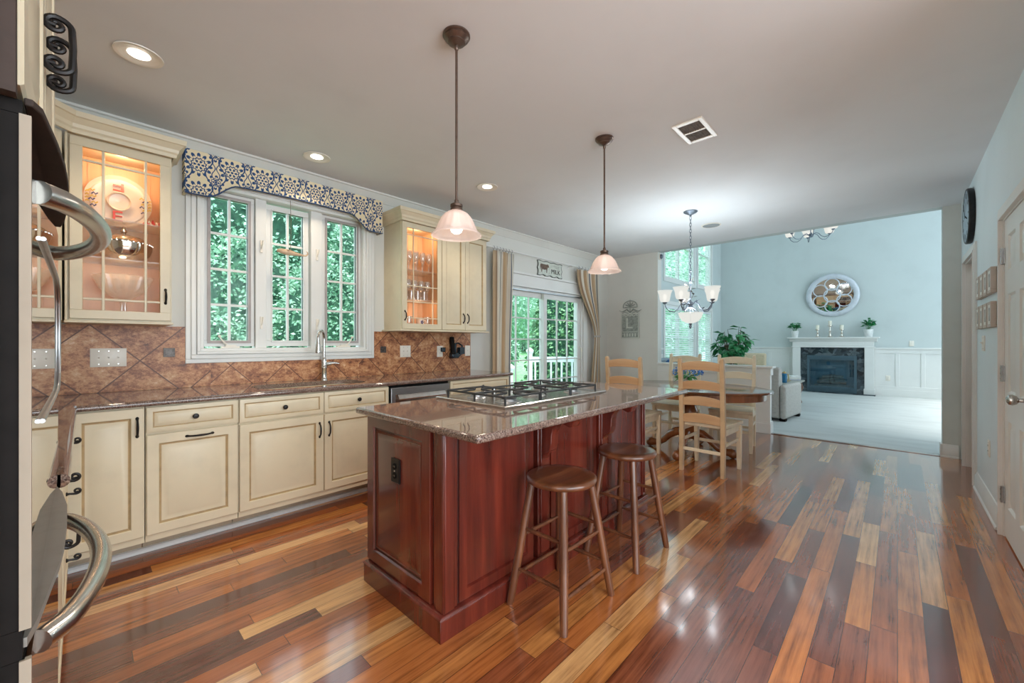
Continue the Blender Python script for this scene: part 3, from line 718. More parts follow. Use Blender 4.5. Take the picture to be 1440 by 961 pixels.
# dishwasher
dw = thing('dishwasher', 'stainless dishwasher under the counter between cream cabinets', 'dishwasher', (2.106, 3.4, 0))
obj('cabinet_body', MB(dw).box(1.79, 2.425, YF+.03, YW-.05, .1, .889), M['black'], dw, 0)
obj('door_panel', MB(dw).box(1.80, 2.42, YF-.002, YF+.03, .12, .868), M['steel_dull'], dw, 30, .004)
m = MB(dw); m.box(1.84, 2.38, YF-.006, YF-.0022, .70, .81); m.prism([(YF-.007, .81), (YF-.012, .806), (YF-.034, .772), (YF-.03, .764), (YF-.007, .79)], 1.86, 2.36, 'x'); obj('handle', m, M['steel'], dw, 30)
obj('toe_kick', MB(dw).box(1.80, 2.42, 3.24, 3.26, 0, .11), M['black'], dw, 0)

# backsplash
bs = thing('backsplash', 'rust coloured travertine backsplash in diagonal tiles along the counter', 'backsplash', (1.3, YW, .926))
obj('tile_field', MB(bs).box(-.69, .5165, YW-.012, YW-.0005, .926, 1.3715), M['tile_left'], bs, 0)
obj('tile_field', MB(bs).box(.5165, .669, YW-.012, YW-.0005, .926, 1.1015), M['tile_left'], bs, 0)
obj('tile_field', MB(bs).box(.669, 1.841, YW-.012, YW-.0005, .926, 1.1015), M['tile_mid'], bs, 0, )
m = MB(bs); m.box(1.841, 1.997, YW-.012, YW-.0005, .926, 1.1015); m.box(1.997, 3.26, YW-.012, YW-.0005, .926, 1.367); obj('tile_field', m, M['tile_right'], bs, 0)
for x in (.426, 2.098):
    z = 1.185
    m = MB(bs); m.box(x-.032, x+.032, YW-.016, YW-.0115, z-.032, z+.032); m.box(x-.024, x+.024, YW-.018, YW-.0155, z-.024, z+.024); o = obj('accent_tile', m, M['accent'], bs, 0, .002); o['label'] = 'small dark pewter accent tile'
# switch and outlet plates
def plate(x, z, w, h, n, label, kind, rz=0, y=YW-.0125, grp='white wall plates on the backsplash', place=None):
    t = thing('switch_plate' if kind == 'switch' else 'outlet_plate', label, 'switch' if kind == 'switch' else 'outlet', place or (x, y, z), rz, grp)
    m = MB(); m.panel(-w/2, -h/2, w, h, [(0, 0), (0, -.004), (.004, -.006)]); obj('cover', m, M['whiteplastic'], t, 30)
    for k in range(n):
        cx = (k-(n-1)/2)*.046
        m = MB()
        if kind == 'switch':
            m.box(cx-.006, cx+.006, -.0075, -.006, -.013, .013); m.prism([(-.0065, -.006), (-.018, .004), (-.018, .010), (-.0065, .006)], cx-.004, cx+.004, 'x'); obj('toggle', m, M['whiteplastic'], t, 30)
        else:
            for s in (-1, 1):
                m.box(cx-.016, cx+.016, -.0085, -.006, s*.02-.013, s*.02+.013)
            for s in (-1, 1):
                for q in (-.006, .006): m.box(cx+q-.0012, cx+q+.0012, -.009, -.0083, s*.02-.004, s*.02+.006, 1)
            obj('socket', m, [M['whiteplastic'], M['black']], t, 30)
    for k in range(n):
        for s in (-1, 1): m = MB(); m.at(((k-(n-1)/2)*.046, -.006, s*(h/2-.018)), 0, PI/2).lathe([(.003, -.0005), (.003, .001)], 8); obj('screw', m, M['steel'], t)
    return t
plate(.118, 1.157, .172, .122, 3, 'white three toggle switch plate below the glass cabinet with the platter', 'switch')
plate(2.352, 1.163, .125, .122, 2, 'white two toggle switch plate right of the window', 'switch')
plate(2.80, 1.155, .078, .125, 1, 'white outlet plate beside the wall phone, a dark plug in it', 'outlet')
plate(3.21, 1.158, .078, .125, 1, 'white switch plate at the right end of the tiles', 'switch')
# wall phone with plug
t = thing('plug_adapter', 'black plug pushed into the outlet left of the phone', 'plug', (2.82, YW-.02, 1.175)); m = MB(t); m.box(2.80, 2.85, YW-.06, YW-.022, 1.15, 1.2); o = obj('plug_body', m, M['phone'], t, 30, .006)
t = thing('cordless_phone', 'dark cordless phone in its cradle on the tile wall', 'phone', (3.0, YW-.02, 1.17))
m = MB(t); m.box(2.93, 3.04, YW-.075, YW-.0125, 1.075, 1.14); m.box(2.945, 3.025, YW-.045, YW-.0125, 1.13, 1.25); obj('cradle', m, M['phone'], t, 30, .012)
m = MB(t); m.prism([(YW-.055, 1.12), (YW-.085, 1.12), (YW-.06, 1.31), (YW-.05, 1.325), (YW-.03, 1.32), (YW-.022, 1.28)], 2.925, 2.975, 'x'); obj('handset', m, M['black'], t, 30, .008)
m = MB(t); m.tube([(2.99, YW-.05, 1.14), (3.05, YW-.06, 1.10), (3.10, YW-.05, 1.13), (3.10, YW-.045, 1.22), (3.05, YW-.04, 1.25), (2.99, YW-.04, 1.24)], .009, 8); m.box(3.05, 3.12, YW-.07, YW-.0125, 1.12, 1.2); obj('base_holder', m, M['phone'], t, 40)

# ------------------------------------------------------------------ upper cabinets
def crown(mb, path):
    prof = [(0, 0), (.012, 0), (.014, .02), (.022, .03), (.026, .05), (.048, .078), (.058, .082), (.060, .112), (.0, .112)]
    P = [Vector(p) for p in path]; n = len(P); nr = []
    for i in range(n):
        d0 = (P[i]-P[i-1]).normalized() if i else None; d1 = (P[i+1]-P[i]).normalized() if i < n-1 else None
        f = lambda d: Vector((d.y, -d.x, 0))
        if d0 is None: v = f(d1)
        elif d1 is None: v = f(d0)
        else: v = (f(d0)+f(d1)); v = v/ max(.3, v.length_squared)*2
        nr.append(v)
    mb.rings([[P[i]+nr[i]*a+Vector((0, 0, z)) for a, z in prof] for i in range(n)], True, True, True)
def glass_door(root, x0, x1, z0, z1, y, vx, hz, hand, mw=.008):
    m = MB(root); fr = .052
    w, h = x1-x0, z1-z0
    m.ring_rect(x0, x1, z0, z1, fr, y, y+.02); m.ring_rect(x0+fr-.006, x1-fr+.006, z0+fr-.006, z1-fr+.006, .007, y+.003, y+.018, 1)
    d = obj('door', m, [M['cream'], M['glaze']], root, 30, .002)
    g = MB(root)
    for xx in vx: g.box(xx-mw, xx+mw, y+.003, y+.016, z0+fr, z1-fr)
    for zz in hz: g.box(x0+fr, x1-fr, y+.004, y+.015, zz-mw, zz+mw)
    obj('muntin_grid', g, M['cream'], d, 30, .002)
    obj('pane', MB(root).box(x0+fr-.004, x1-fr+.004, y+.016, y+.019, z0+fr-.004, z1-fr+.004), M['cabglass'], d, 0)
    m = MB(root).at((hand[0], y, hand[1])); bow_pull(m, .085); obj('handle', m, M['iron'], d)
YU = 3.46
def shell(root, x0, x1, z0, z1, y0=YU+.022):
    m = MB(root); m.box(x0, x0+.018, y0, YW-.003, z0, z1); m.box(x1-.018, x1, y0, YW-.003, z0, z1); m.box(x0+.018, x1-.018, y0, YW-.003, z0, z0+.02); m.box(x0+.018, x1-.018, y0, YW-.003, z1-.018, z1)
    obj('carcass', m, M['cream'], root, 0)
    m = MB(root); n = int((x1-x0-.036)/.055)
    m.box(x0+.018, x1-.018, YW-.012, YW-.003, z0+.02, z1-.018)
    for k in range(n): a = x0+.018+(x1-x0-.036)*k/n; m.box(a+.002, a+(x1-x0-.036)/n-.002, YW-.016, YW-.012, z0+.02, z1-.018)
    m.box(x0+.018, x0+.021, y0+.001, YW-.012, z0+.02, z1-.018); m.box(x1-.021, x1-.018, y0+.001, YW-.012, z0+.02, z1-.018); m.box(x0+.021, x1-.021, y0+.001, YW-.016, z0+.02, z0+.023)
    obj('lining', m, M['beadboard'], root, 0)
uc = thing('upper_cabinet', 'lit cream glass door cabinet left of the window holding platter, silver and crystal', 'cabinet', (.17, 3.62, 1.39), 0, 'cream wall cabinets')
shell(uc, -.060, .404, 1.385, 2.47)
glass_door(uc, -.053, .396, 1.397, 2.458, YU, (.085, .275), (2.33, 1.515), (.371, 1.555), .0065)
m = MB(uc); m.box(-.075, .410, YU-.004, YW-.003, 1.372, 1.385); m.box(-.072, -.0605, YU-.002, YU+.02, 1.385, 2.47); obj('light_rail', m, M['cream'], uc, 30, .003)
m = MB(uc); crown(m, [(-.38, 3.11, 2.462), (-.05, 3.44, 2.462), (.410, 3.44, 2.462), (.410, YW-.003, 2.462)]); m.box(-.06, .404, YU, YW-.003, 2.47, 2.5); obj('crown', m, [M['cream']], uc, 25)
for z in (2.015, 1.772):
    o = obj('glass_shelf', MB(uc).box(-.038, .382, YU+.045, YW-.018, z-.004, z+.004), M['crystal'], uc, 0)
cc = thing('corner_cabinet', 'cream corner cabinet on the oven side under the angled crown', 'cabinet', (-.4, 3.3, 1.39), 0, 'cream wall cabinets')
m = MB(cc); m.prism([(-.082, 3.45), (-.39, 3.14), (-.69, 3.14), (-.69, YW-.003), (-.082, YW-.003)], 1.385, 2.461, 'z'); obj('carcass', m, M['cream'], cc, 0)
m = MB(cc).at((-.3815, 3.1285, 1.397), PI/4); front(m, .005, 0, .418, 1.05); d_ = obj('door', m, [M['cream'], M['glaze']], cc, 30)
m = MB(cc).at((-.365, 3.145, 1.53), PI/4); bow_pull(m, .085); obj('handle', m, M['iron'], d_)
ur = thing('upper_cabinet', 'cream cabinet right of the window, one lit glass door and two solid doors', 'cabinet', (2.67, 3.62, 1.39), 0, 'cream wall cabinets')
shell(ur, 2.112, 2.586, 1.385, 2.44)
obj('carcass', MB(ur).box(2.587, 3.225, YU+.0215, YW-.003, 1.385, 2.44), M['cream'], ur, 0)
glass_door(ur, 2.118, 2.582, 1.392, 2.432, YU, (2.245, 2.475), (2.315, 1.50, 1.815, 1.66), (2.145, 1.52), .005)
for x0, x1, hx in ((2.590, 2.903, 2.875), (2.907, 3.222, 2.935)):
    m = MB(ur).at((x0, YU, 1.392)); front(m, 0, 0, x1-x0, 1.04); d = obj('door', m, [M['cream'], M['glaze']], ur, 30)
    m = MB(ur).at((hx, YU, 1.52)); bow_pull(m, .095); obj('handle', m, M['iron'], d)
m = MB(ur); m.box(2.085, 3.25, YU-.02, YW-.003, 1.368, 1.384); obj('light_rail', m, M['cream'], ur, 30, .003)
m = MB(ur); crown(m, [(2.106, YW-.003, 2.432), (2.106, 3.44, 2.432), (3.231, 3.44, 2.432), (3.231, YW-.003, 2.432)]); m.box(2.112, 3.225, YU, YW-.003, 2.44, 2.47); obj('crown', m, M['cream'], ur, 25)
for z in (1.98, 1.685):
    obj('glass_shelf', MB(ur).box(2.134, 2.564, YU+.045, YW-.018, z-.004, z+.004), M['crystal'], ur, 0)
point('cabinet_puck_light', (.17, 3.56, 2.40), L_PUCK, (1, .66, .40), .03); point('cabinet_puck_light', (2.35, 3.56, 2.38), L_PUCK, (1, .64, .38), .03)
point('cabinet_puck_light', (.17, 3.545, 1.70), L_PUCK*.3, (1, .66, .40), .03); point('cabinet_puck_light', (2.35, 3.545, 1.63), L_PUCK*.5, (1, .62, .36), .03)
# ------------------------------------------------------------------ cabinet contents
pl = thing('platter', 'round cream platter with red letters leaning on the top shelf', 'platter', (.165, 3.70, 2.0205))
m = MB(pl).at((.165, 3.735, 2.186), 0, PI/2+.12)
m.lathe([(.0, .004), (.09, .004), (.10, .010), (.135, .012), (.142, .006), (.163, .016), (.165, .011), (.14, -.002), (.0, -.004)], 40); obj('plate', m, M['platter'], pl, 40)
m = MB(pl)
text_bm(m, 'F', .115, .003, (.165, 3.712, 2.292), 0, PI/2-.12, 1.25, PI); text_bm(m, 'E', .095, .003, (.155, 3.694, 2.078), 0, PI/2-.12, 1.25, 0)
o = obj('letters', m, M['red'], pl, 0); o['label'] = 'red letters F and E'
m = MB(pl)
for cx, s in ((.045, 1), (.285, -1)):
    for k in range(6):
        z = 2.13+k*.019; a = cx+.008*math.sin(k*2.1)
        m.tube([(a-.014, 3.702, z-.006), (a-.004, 3.701, z+.006), (a+.005, 3.702, z-.005), (a+.014, 3.701, z+.006)], .0042, 5, 1 if (k % 2) else 0)
    for k in range(4):
        z = 2.15+k*.02; m.tube([(cx+s*-.028-.006, 3.701, z), (cx-s*.028+.002, 3.701, z+.009), (cx-s*.028+.008, 3.701, z+.002)], .004, 5, 1)
o = obj('lettering_strokes', m, [M['navy'], M['yellow']], pl); o['label'] = 'navy and yellow brush lettering'
m = MB(pl).at((.165, 3.733, 2.186), 0, PI/2+.12); m.lathe([(.044, .0), (.055, .012), (.060, .030), (.056, .031), (.048, .014), (0, .008)], 28); o = obj('dip_bowl', m, M['platter'], pl, 50)
rb = thing('ribbon_bundle', 'red and white ribbon lying on the shelf beside the platter', 'ribbon', (.32, 3.6, 2.0195))
m = MB(rb)
for k in range(5): m.tube([(.27+.02*k, 3.57+.008*k, 2.026), (.285+.018*k, 3.58, 2.05+.006*(k % 3)), (.30+.014*k, 3.575, 2.03)], .0065, 6, k % 2)
obj('ribbon', m, [M['red'], M['platter']], rb)
sb = thing('silver_dish', 'polished silver covered dish with beaded rim on the middle shelf', 'dish', (.19, 3.62, 1.7765))
c0 = (.182, 3.622, 1.7765)
m = MB(sb); m.lathe([(.06, 0), (.066, .004), (.098, .014), (.126, .046), (.139, .085), (.140, .112), (.134, .112), (.118, .05), (.07, .012)], 36, c0); obj('bowl', m, M['silver'], sb)
m = MB(sb)
for k in range(34): a = 2*PI*k/34; m.sphere((c0[0]+.139*math.cos(a), c0[1]+.139*math.sin(a), c0[2]+.115), .0078, 6, 4)
obj('beaded_rim', m, M['silver'], sb)
m = MB(sb); m.lathe([(.128, .118), (.118, .138), (.088, .158), (.046, .171), (.014, .176), (.010, .184), (.017, .191), (.018, .199), (.010, .209), (.006, .215), (.011, .221), (0, .229)], 32, c0); obj('lid', m, M['silver'], sb)
cb = thing('crystal_bowl', 'wide cut crystal footed bowl on the cabinet floor', 'bowl', (.18, 3.61, 1.4085))
m = MB(cb); m.lathe([(.05, 0), (.05, .006), (.014, .014), (.012, .10), (.03, .125), (.07, .15), (.105, .19), (.124, .235), (.138, .27), (.133, .27), (.115, .23), (.09, .185), (.05, .152), (.0, .14)], 64, (.18, 3.61, 1.4085), True, (16, .07)); obj('bowl', m, M['crystal'], cb, 4)
# glasses in the right cabinet: one of each kind, then copies
def goblet(kind):
    if kind == 'wine': P = [(.033, 0), (.033, .003), (.006, .008), (.004, .085), (.012, .095), (.030, .12), (.036, .15), (.033, .19), (.030, .205), (.0285, .205), (.031, .188), (.034, .15), (.027, .12), (0, .10)]
    elif kind == 'flute': P = [(.03, 0), (.03, .003), (.005, .008), (.004, .07), (.014, .09), (.024, .14), (.026, .22), (.0245, .22), (.0225, .14), (0, .085)]
    else: P = [(.028, 0), (.033, .05), (.037, .115), (.0355, .115), (.031, .05), (.026, .008), (0, .007)]
    m = MB(); m.lathe(P, 18); return m
protos = {}
def glassrow(kind, xs, y, z, where):
    for i, x in enumerate(xs):
        lab = {'wine': 'stemmed wine glass', 'flute': 'tall slim flute glass', 'tumbler': 'short clear tumbler'}[kind]+' '+where
        if kind not in protos:
            o = obj({'wine': 'wine_glass', 'flute': 'flute_glass', 'tumbler': 'tumbler'}[kind], goblet(kind), M['crystal']); o.location = (x, y, z); protos[kind] = o
        else:
            o = protos[kind].copy(); C.objects.link(o); o.location = (x, y, z)
        tag(o, lab, 'glass', kind+' glasses '+where)
glassrow('wine', [2.275, 2.357, 2.439, 2.518], 3.60, 1.9845, 'in the front of the top shelf of the right cabinet')
glassrow('flute', [2.19, 2.26, 2.34, 2.43, 2.51], 3.70, 1.9845, 'along the back of the top shelf of the right cabinet')
glassrow('wine', [2.18, 2.26, 2.34, 2.42, 2.50], 3.60, 1.6895, 'on the middle shelf of the right cabinet')
glassrow('tumbler', [2.20, 2.28, 2.36, 2.44, 2.52], 3.69, 1.6895, 'at the back of the middle shelf of the right cabinet')
glassrow('tumbler', [2.19, 2.275, 2.50], 3.60, 1.4085, 'on the floor of the right cabinet')
mg = thing('painted_mug', 'small pale mug with a dark flower on the cabinet floor among the tumblers', 'mug', (2.40, 3.58, 1.4085))
m = MB(mg); m.lathe([(.036, 0), (.04, .01), (.042, .10), (.039, .10), (.036, .012), (0, .01)], 22, (2.40, 3.58, 1.4085)); obj('cup', m, M['platter'], mg)
m = MB(mg); m.tube([(2.44, 3.58, 1.49), (2.465, 3.575, 1.48), (2.466, 3.575, 1.445), (2.44, 3.58, 1.43)], .005, 8); obj('handle', m, M['platter'], mg)
m = MB(mg); 
for k in range(5): a = 2*PI*k/5; m.sphere((2.395+.012*math.cos(a), 3.5385, 1.465+.012*math.sin(a)), .0075, 8, 5, 1, .3, 1)
obj('painted_flower', m, M['navy'], mg)
rf = thing('red_figurine', 'small red and white figurine at the left of the top glass shelf', 'figurine', (2.185, 3.56, 1.9845))
m = MB(rf); m.lathe([(.018, 0), (.022, .012), (.016, .04), (.011, .052), (.016, .06), (.017, .072), (.010, .084), (0, .087)], 16, (2.185, 3.56, 1.9845)); obj('body', m, M['red'], rf)
m = MB(rf); m.lathe([(.0225, .02), (.0215, .03)], 16, (2.185, 3.56, 1.9845), False); obj('sash', m, M['platter'], rf)

# ------------------------------------------------------------------ valance, hanging ornament
va = thing('window_valance', 'blue and cream damask valance box above the kitchen window', 'valance', (1.30, YW, 2.35))
X0, X1, YV = .500, 2.042, 3.70
def vz(x):
    d = min(x-X0, X1-x)
    if d < .13: return 2.335
    if d < .33:
        t = (d-.13)/.20; return 2.335+.125*(t*t*(3-2*t))
    return 2.46+.012*math.sin((x-X0-.33)/(X1-X0-.66)*PI)
n = 60; m = MB(va); R = []
for k in range(n+1):
    x = X0+(X1-X0)*k/n; z = vz(x); R.append([(x, YV, 2.655), (x, YV, z), (x, YV+.014, z), (x, YV+.014, 2.655)])
m.rings(R); obj('front_board', m, M['damask'], va, 30, .003)
m = MB(va); m.box(X0, X0+.014, YV+.0145, YW-.001, 2.335, 2.655); m.box(X1-.014, X1, YV+.0145, YW-.001, 2.335, 2.655); m.box(X0+.0145, X1-.0145, YV+.0145, YW-.001, 2.641, 2.655); obj('return_boards', m, M['damask'], va, 30)
m = MB(va)
m.tube([(X0+(X1-X0)*k/n, YV-.002, vz(X0+(X1-X0)*k/n)) for k in range(n+1)], .005, 6); obj('piping', m, pm('navy_piping', (52, 74, 112), .8), va)
hf = thing('hanging_fish', 'carved pale wooden fish hanging on a cord before the window', 'ornament', (1.19, 3.735, 2.0))
m = MB(hf); m.tube([(1.21, 3.735, 2.46), (1.215, 3.735, 2.30), (1.213, 3.735, 2.035)], .0022, 6); obj('cord', m, M['string'], hf)
m = MB(hf); P = [(1.105, 0), (1.112, .012), (1.14, .021), (1.18, .025), (1.22, .022), (1.26, .015), (1.30, .009), (1.322, .007)]
m.tube([(x, 3.735, 2.022-.06*max(0, (x-1.13))**1.0*1.1) for x, r in P], [max(.001, r) for x, r in P], 12); obj('body', m, M['fishwood'], hf, 60)
m = MB(hf); m.tube([(1.316, 3.735, 2.009), (1.338, 3.735, 2.012), (1.350, 3.735, 2.024), (1.349, 3.735, 2.04), (1.338, 3.735, 2.05)], [.007, .007, .0065, .005, .002], 8); m.box(1.18, 1.20, 3.70, 3.735, 2.03, 2.034); obj('tail', m, M['fishwood'], hf)

# ------------------------------------------------------------------ island
il = thing('kitchen_island', 'dark cherry panelled kitchen island carrying the gas cooktop', 'island', (2.0, 1.7, 0))
IX0, IX1, IY0, IY1 = 1.040, 2.925, 1.395, 2.025
obj('carcass', MB(il).box(IX0+.02, IX1-.02, IY0+.02, IY1-.02, .1, .881), M['cherry'], il, 0)
m = MB(il)
m.box(1.020, 2.945, 1.375, 2.045, 0, .092)
for a, b2, z0, z1 in ((.0, .006, .092, .098), (.006, .016, .098, .108)): m.box(1.020+a, 2.945-a, 1.375+a, 2.045-a, z0, z1) if False else None
m.rings([[(1.020+o, 1.375+o, z), (2.945-o, 1.375+o, z), (2.945-o, 2.045-o, z), (1.020+o, 2.045-o, z)] for o, z in ((0, .09), (-.004, .096), (0, .103), (.008, .108), (.02, .112))])
obj('plinth', m, M['cherry'], il, 30, .002)
def ipanel(mb, w, h, fr=.062):
    mb.panel(0, 0, w, h, [(0, .02), (0, .002), (.002, 0), (fr, 0), (fr+.005, .009), (fr+.012, .011), (fr+.020, .007), (fr+.026, .011), (fr+.03, .012), (fr+.055, .005)] if fr > .05 else [(0, .02), (0, 0), (fr, 0), (fr+.006, .012), (fr+.012, .013)], (4,), 0, 1)
# end panel (faces the oven side)
m = MB(il).at((IX0-.002, 2.060-.02, .115), -PI/2); ipanel(m, 2.04-1.475, .765); o = obj('side_panel', m, [M['cherry'], M['cherry_dark']], il, 30)
# front face: three panels with posts
for a, w in ((1.135, .50), (1.735+.05, .465), (2.35+.05, .475)):
    m = MB(il).at((a, IY0-.002, .115)); ipanel(m, w, .765, .045); obj('front_panel', m, [M['cherry'], M['cherry_dark']], il, 30)
def post(x0, x1):
    m = MB(il); m.box(x0, x1, IY0-.012, IY0+.0195, .1125, .881); m.box(x0+.018, x1-.018, IY0-.02, IY0-.0121, .13, .87); obj('post', m, M['cherry'], il, 30, .003)
for a, b2 in ((1.66, 1.762), (2.272, 2.376), (2.882, 2.926)): post(a, b2)
m = MB(il)
for x, y in ((1.045, 1.385),):
    m.box(x, x+.075, y, y+.075, .1125, .881)
    m.box(x-.008, x, y+.0, y+.052, .1125, .881); m.box(x, x+.052, y-.008, y, .1125, .881); m.box(x-.008, x, y-.008, y, .1125, .881)
obj('corner_post', m, M['cherry'], il, 30, .004)
obj('groove', MB(il).box(1.055, 1.060, 1.4605, 1.4795, .1125, .88), M['cherry_dark'], il, 0); obj('groove', MB(il).box(1.1205, 1.134, 1.398, 1.403, .1125, .88), M['cherry_dark'], il, 0)
m = MB(il)
for k in range(4): m.panel(IX0+.03+k*.46, .115, .45, .765, [(0, -.02), (0, 0)]) if False else None
m.at((IX1-.02, IY1, .115), PI)
for k in range(4):
    m.panel(.0+k*.458, 0, .452, .16, [(0, .02), (0, 0), (.03, 0), (.036, .006)], (), 0, 0); m.panel(.0+k*.458, .17, .452, .59, [(0, .02), (0, 0), (.055, 0), (.062, .008)], (), 0, 0)
obj('back_doors', m, M['cherry'], il, 30)
m = MB(il).at((IX1+.002, 1.45, .115), PI/2); ipanel(m, .56, .765); obj('side_panel', m, [M['cherry'], M['cherry_dark']], il, 30)
# scrolled corbels under the overhang
cp = [(0, 0), (.215, 0), (.215, -.014), (.205, -.022), (.198, -.045), (.178, -.052), (.155, -.046), (.130, -.038), (.108, -.042), (.088, -.056), (.073, -.08), (.066, -.112), (.064, -.15), (.058, -.182), (.044, -.205), (.026, -.213), (.012, -.225), (0, -.25)]
for x in (1.711, 2.324):
    m = MB(il); m.prism([(IY0-.0205-a, .8805+b2) for a, b2 in cp], x-.032, x+.032, 'x'); obj('corbel', m, M['cherry'], il, 30, .004)
io = thing('outlet_plate', 'dark bronze outlet plate on the end panel of the island', 'outlet', (IX0-.002, 1.755, .638), -PI/2)
m = MB(); m.panel(-.037, -.058, .074, .116, [(0, .004), (0, -.003), (.004, -.006)]); obj('cover', m, M['iron'], io, 30)
m = MB()
for s in (-1, 1):
    m.at((0, -.006, s*.022), 0, PI/2).lathe([(.0155, -.001), (.0155, .003), (.013, .0035), (0, .0035)], 18)
obj('socket', m, M['black'], io, 40)
m = MB(); m.box(-.004, .004, -.008, -.006, -.004, .004)
for s in (-1, 1):
    for q in (-.005, .005): m.box(q-.001, q+.001, -.0105, -.0093, s*.022-.004, s*.022+.005)
obj('screw', m, M['steel'], io, 40)
it = thing('island_top', 'polished brown granite slab forming the island top with seating overhang', 'countertop', (2.0, 1.6, .882))
m = MB(it); m.box(.986, 3.043, 1.108, 2.075, .8825, .915); obj('slab', m, M['granite_island'], it, 30, .012, 4)

# ------------------------------------------------------------------ cooktop
ck = thing('gas_cooktop', 'stainless gas cooktop with black iron grates set into the island', 'cooktop', (2.0, 1.75, .9155))
CX0, CX1, CY0, CY1 = 1.475, 2.465, 1.445, 2.035; ZT = .916
m = MB(ck); m.rings([[(CX0+a, CY0+a, z), (CX1-a, CY0+a, z), (CX1-a, CY1-a, z), (CX0+a, CY1-a, z)] for a, z in ((0, ZT), (0, ZT+.010), (.006, ZT+.014), (.03, ZT+.014), (.045, ZT+.006), (.06, ZT+.005))]); obj('tray', m, M['steel'], ck, 30)
BR = [(1.66, 1.60, .05), (1.66, 1.87, .04), (1.97, 1.70, .062), (2.28, 1.60, .04), (2.28, 1.87, .05)]
for bx, by, r in BR:
    m = MB(ck); m.lathe([(r*1.5, .0055), (r*1.45, .008), (r*1.0, .010), (r*.9, .022), (0, .022)], 24, (bx, by, ZT)); b_ = obj('burner', m, M['steel_dull'], ck)
    m = MB(ck); m.lathe([(r*.85, .0225), (r*.88, .026), (r*.8, .031), (0, .032)], 24, (bx, by, ZT)); obj('burner_cap', m, M['blackmatte'], b_)
for gx0, gx1 in ((1.53, 1.815), (1.825, 2.115), (2.125, 2.41)):
    m = MB(ck); y0, y1 = 1.50, (1.985 if gx0 != 1.825 else 1.90); z = ZT+.050; xc = (gx0+gx1)/2
    P = lambda pts: m.tube(pts, .0062, 6)
    P([(gx0, y0, z), (gx1, y0, z), (gx1, y1, z), (gx0, y1, z), (gx0, y0, z)])
    ym = (y0+y1)/2
    P([(gx0, ym, z), (gx1, ym, z)]) if gx0 != 1.825 else None
    for yc in ((1.60, 1.87) if gx0 != 1.825 else (1.70,)):
        for a in (0, PI/2, PI, 1.5*PI):
            dx, dy = math.cos(a), math.sin(a); ex = (gx1-gx0)/2 if dx else 0
            far = (xc+dx*(gx1-gx0)/2, yc) if abs(dx) > .5 else (xc, (min(y1, yc+.135) if dy > 0 else max(y0, yc-.135)))
            P([(far[0], far[1], z), (xc+dx*.07, yc+dy*.07, z+.004), (xc+dx*.028, yc+dy*.028, z+.004)])
    for fx in (gx0, gx1):
        for fy in (y0, ym, y1): P([(fx, fy, z+.003), (fx, fy, z-.025), (fx, fy, ZT+.005)])
    obj('grate', m, M['blackmatte'], ck, 60)
for k, kx in enumerate((1.80, 1.885, 1.97, 2.055, 2.14)):
    m = MB(ck); m.lathe([(.021, .0055), (.021, .009), (.016, .012), (.0185, .016), (.0175, .034), (.0, .036)], 18, (kx, 1.955, ZT)); m.box(kx-.003, kx+.003, 1.938, 1.972, ZT+.035, ZT+.044); obj('knob', m, M['chrome'], ck)

# ------------------------------------------------------------------ stools
def stool(label, x, y, rz):
    t = thing('bar_stool', label, 'stool', (0, 0, 0), 0, 'round wooden stools at the island')
    m = MB(); m.lathe([(.10, .575), (.15, .577), (.166, .583), (.172, .594), (.170, .605), (.160, .611), (.12, .6105), (.06, .607), (0, .606)], 40); obj('seat', m, M['stoolseat'], t, 50)
    foot = [(sx*.197, sy*.160) for sx in (-1, 1) for sy in (-1, 1)]; top = [(sx*.112, sy*.095) for sx in (-1, 1) for sy in (-1, 1)]
    at = lambda i, z: (foot[i][0]+(top[i][0]-foot[i][0])*z/.575, foot[i][1]+(top[i][1]-foot[i][1])*z/.575, z)
    for i in range(4):
        m = MB(); m.tube([at(i, 0), at(i, .03), at(i, .2), at(i, .4), at(i, .578)], [.0165, .018, .020, .020, .0175], 12); obj('leg', m, M['stoolwood'], t)
    for (i, j), zs in (((0, 1), (.17, .36)), ((2, 3), (.17, .36)), ((0, 2), (.135, .325)), ((1, 3), (.135, .325))):
        for z in zs:
            a, b2 = Vector(at(i, z)), Vector(at(j, z)); m = MB(); m.tube([a, a.lerp(b2, .25), a.lerp(b2, .5), a.lerp(b2, .75), b2], [.007, .0095, .010, .0095, .007], 10); obj('rung', m, M['stoolwood'], t)
    t.location = (x, y, 0); t.rotation_euler = (0, 0, rz); return t
s1 = stool('round walnut stool nearest the camera at the island', 1.612, 1.195, 0)
dup(s1, (2.268, 1.19, 0), .0, 'round walnut stool farther along the island toward the dining table')

# ------------------------------------------------------------------ dining table and chairs
tb = thing('dining_table', 'oval dark wood pedestal dining table with four cream chairs', 'table', (4.80, 1.74, 0))
A_, B_ = .60, .83
m = MB(tb)
def oval(a, b2, z, n=64): return [(4.80+a*math.cos(2*PI*k/n), 1.74+b2*math.sin(2*PI*k/n), z) for k in range(n)]
m.rings([oval(A_-.03, B_-.03, .728), oval(A_-.004, B_-.004, .732), oval(A_, B_, .742), oval(A_-.004, B_-.004, .754), oval(A_-.02, B_-.02, .758)]); obj('tabletop', m, M['tabletop'], tb, 30)
m = MB(tb); m.rings([oval(A_-.07, B_-.07, .655), oval(A_-.065, B_-.065, .66), oval(A_-.065, B_-.065, .7275)]); obj('apron', m, M['tablebase'], tb, 30)
m = MB(tb); m.lathe([(.10, .17), (.115, .19), (.12, .24), (.105, .27), (.07, .30), (.062, .33), (.085, .36), (.10, .42), (.095, .48), (.07, .54), (.06, .57), (.085, .60), (.12, .64), (.13, .656)], 28, (4.80, 1.74, 0)); obj('pedestal', m, M['tablebase'], tb, 50)
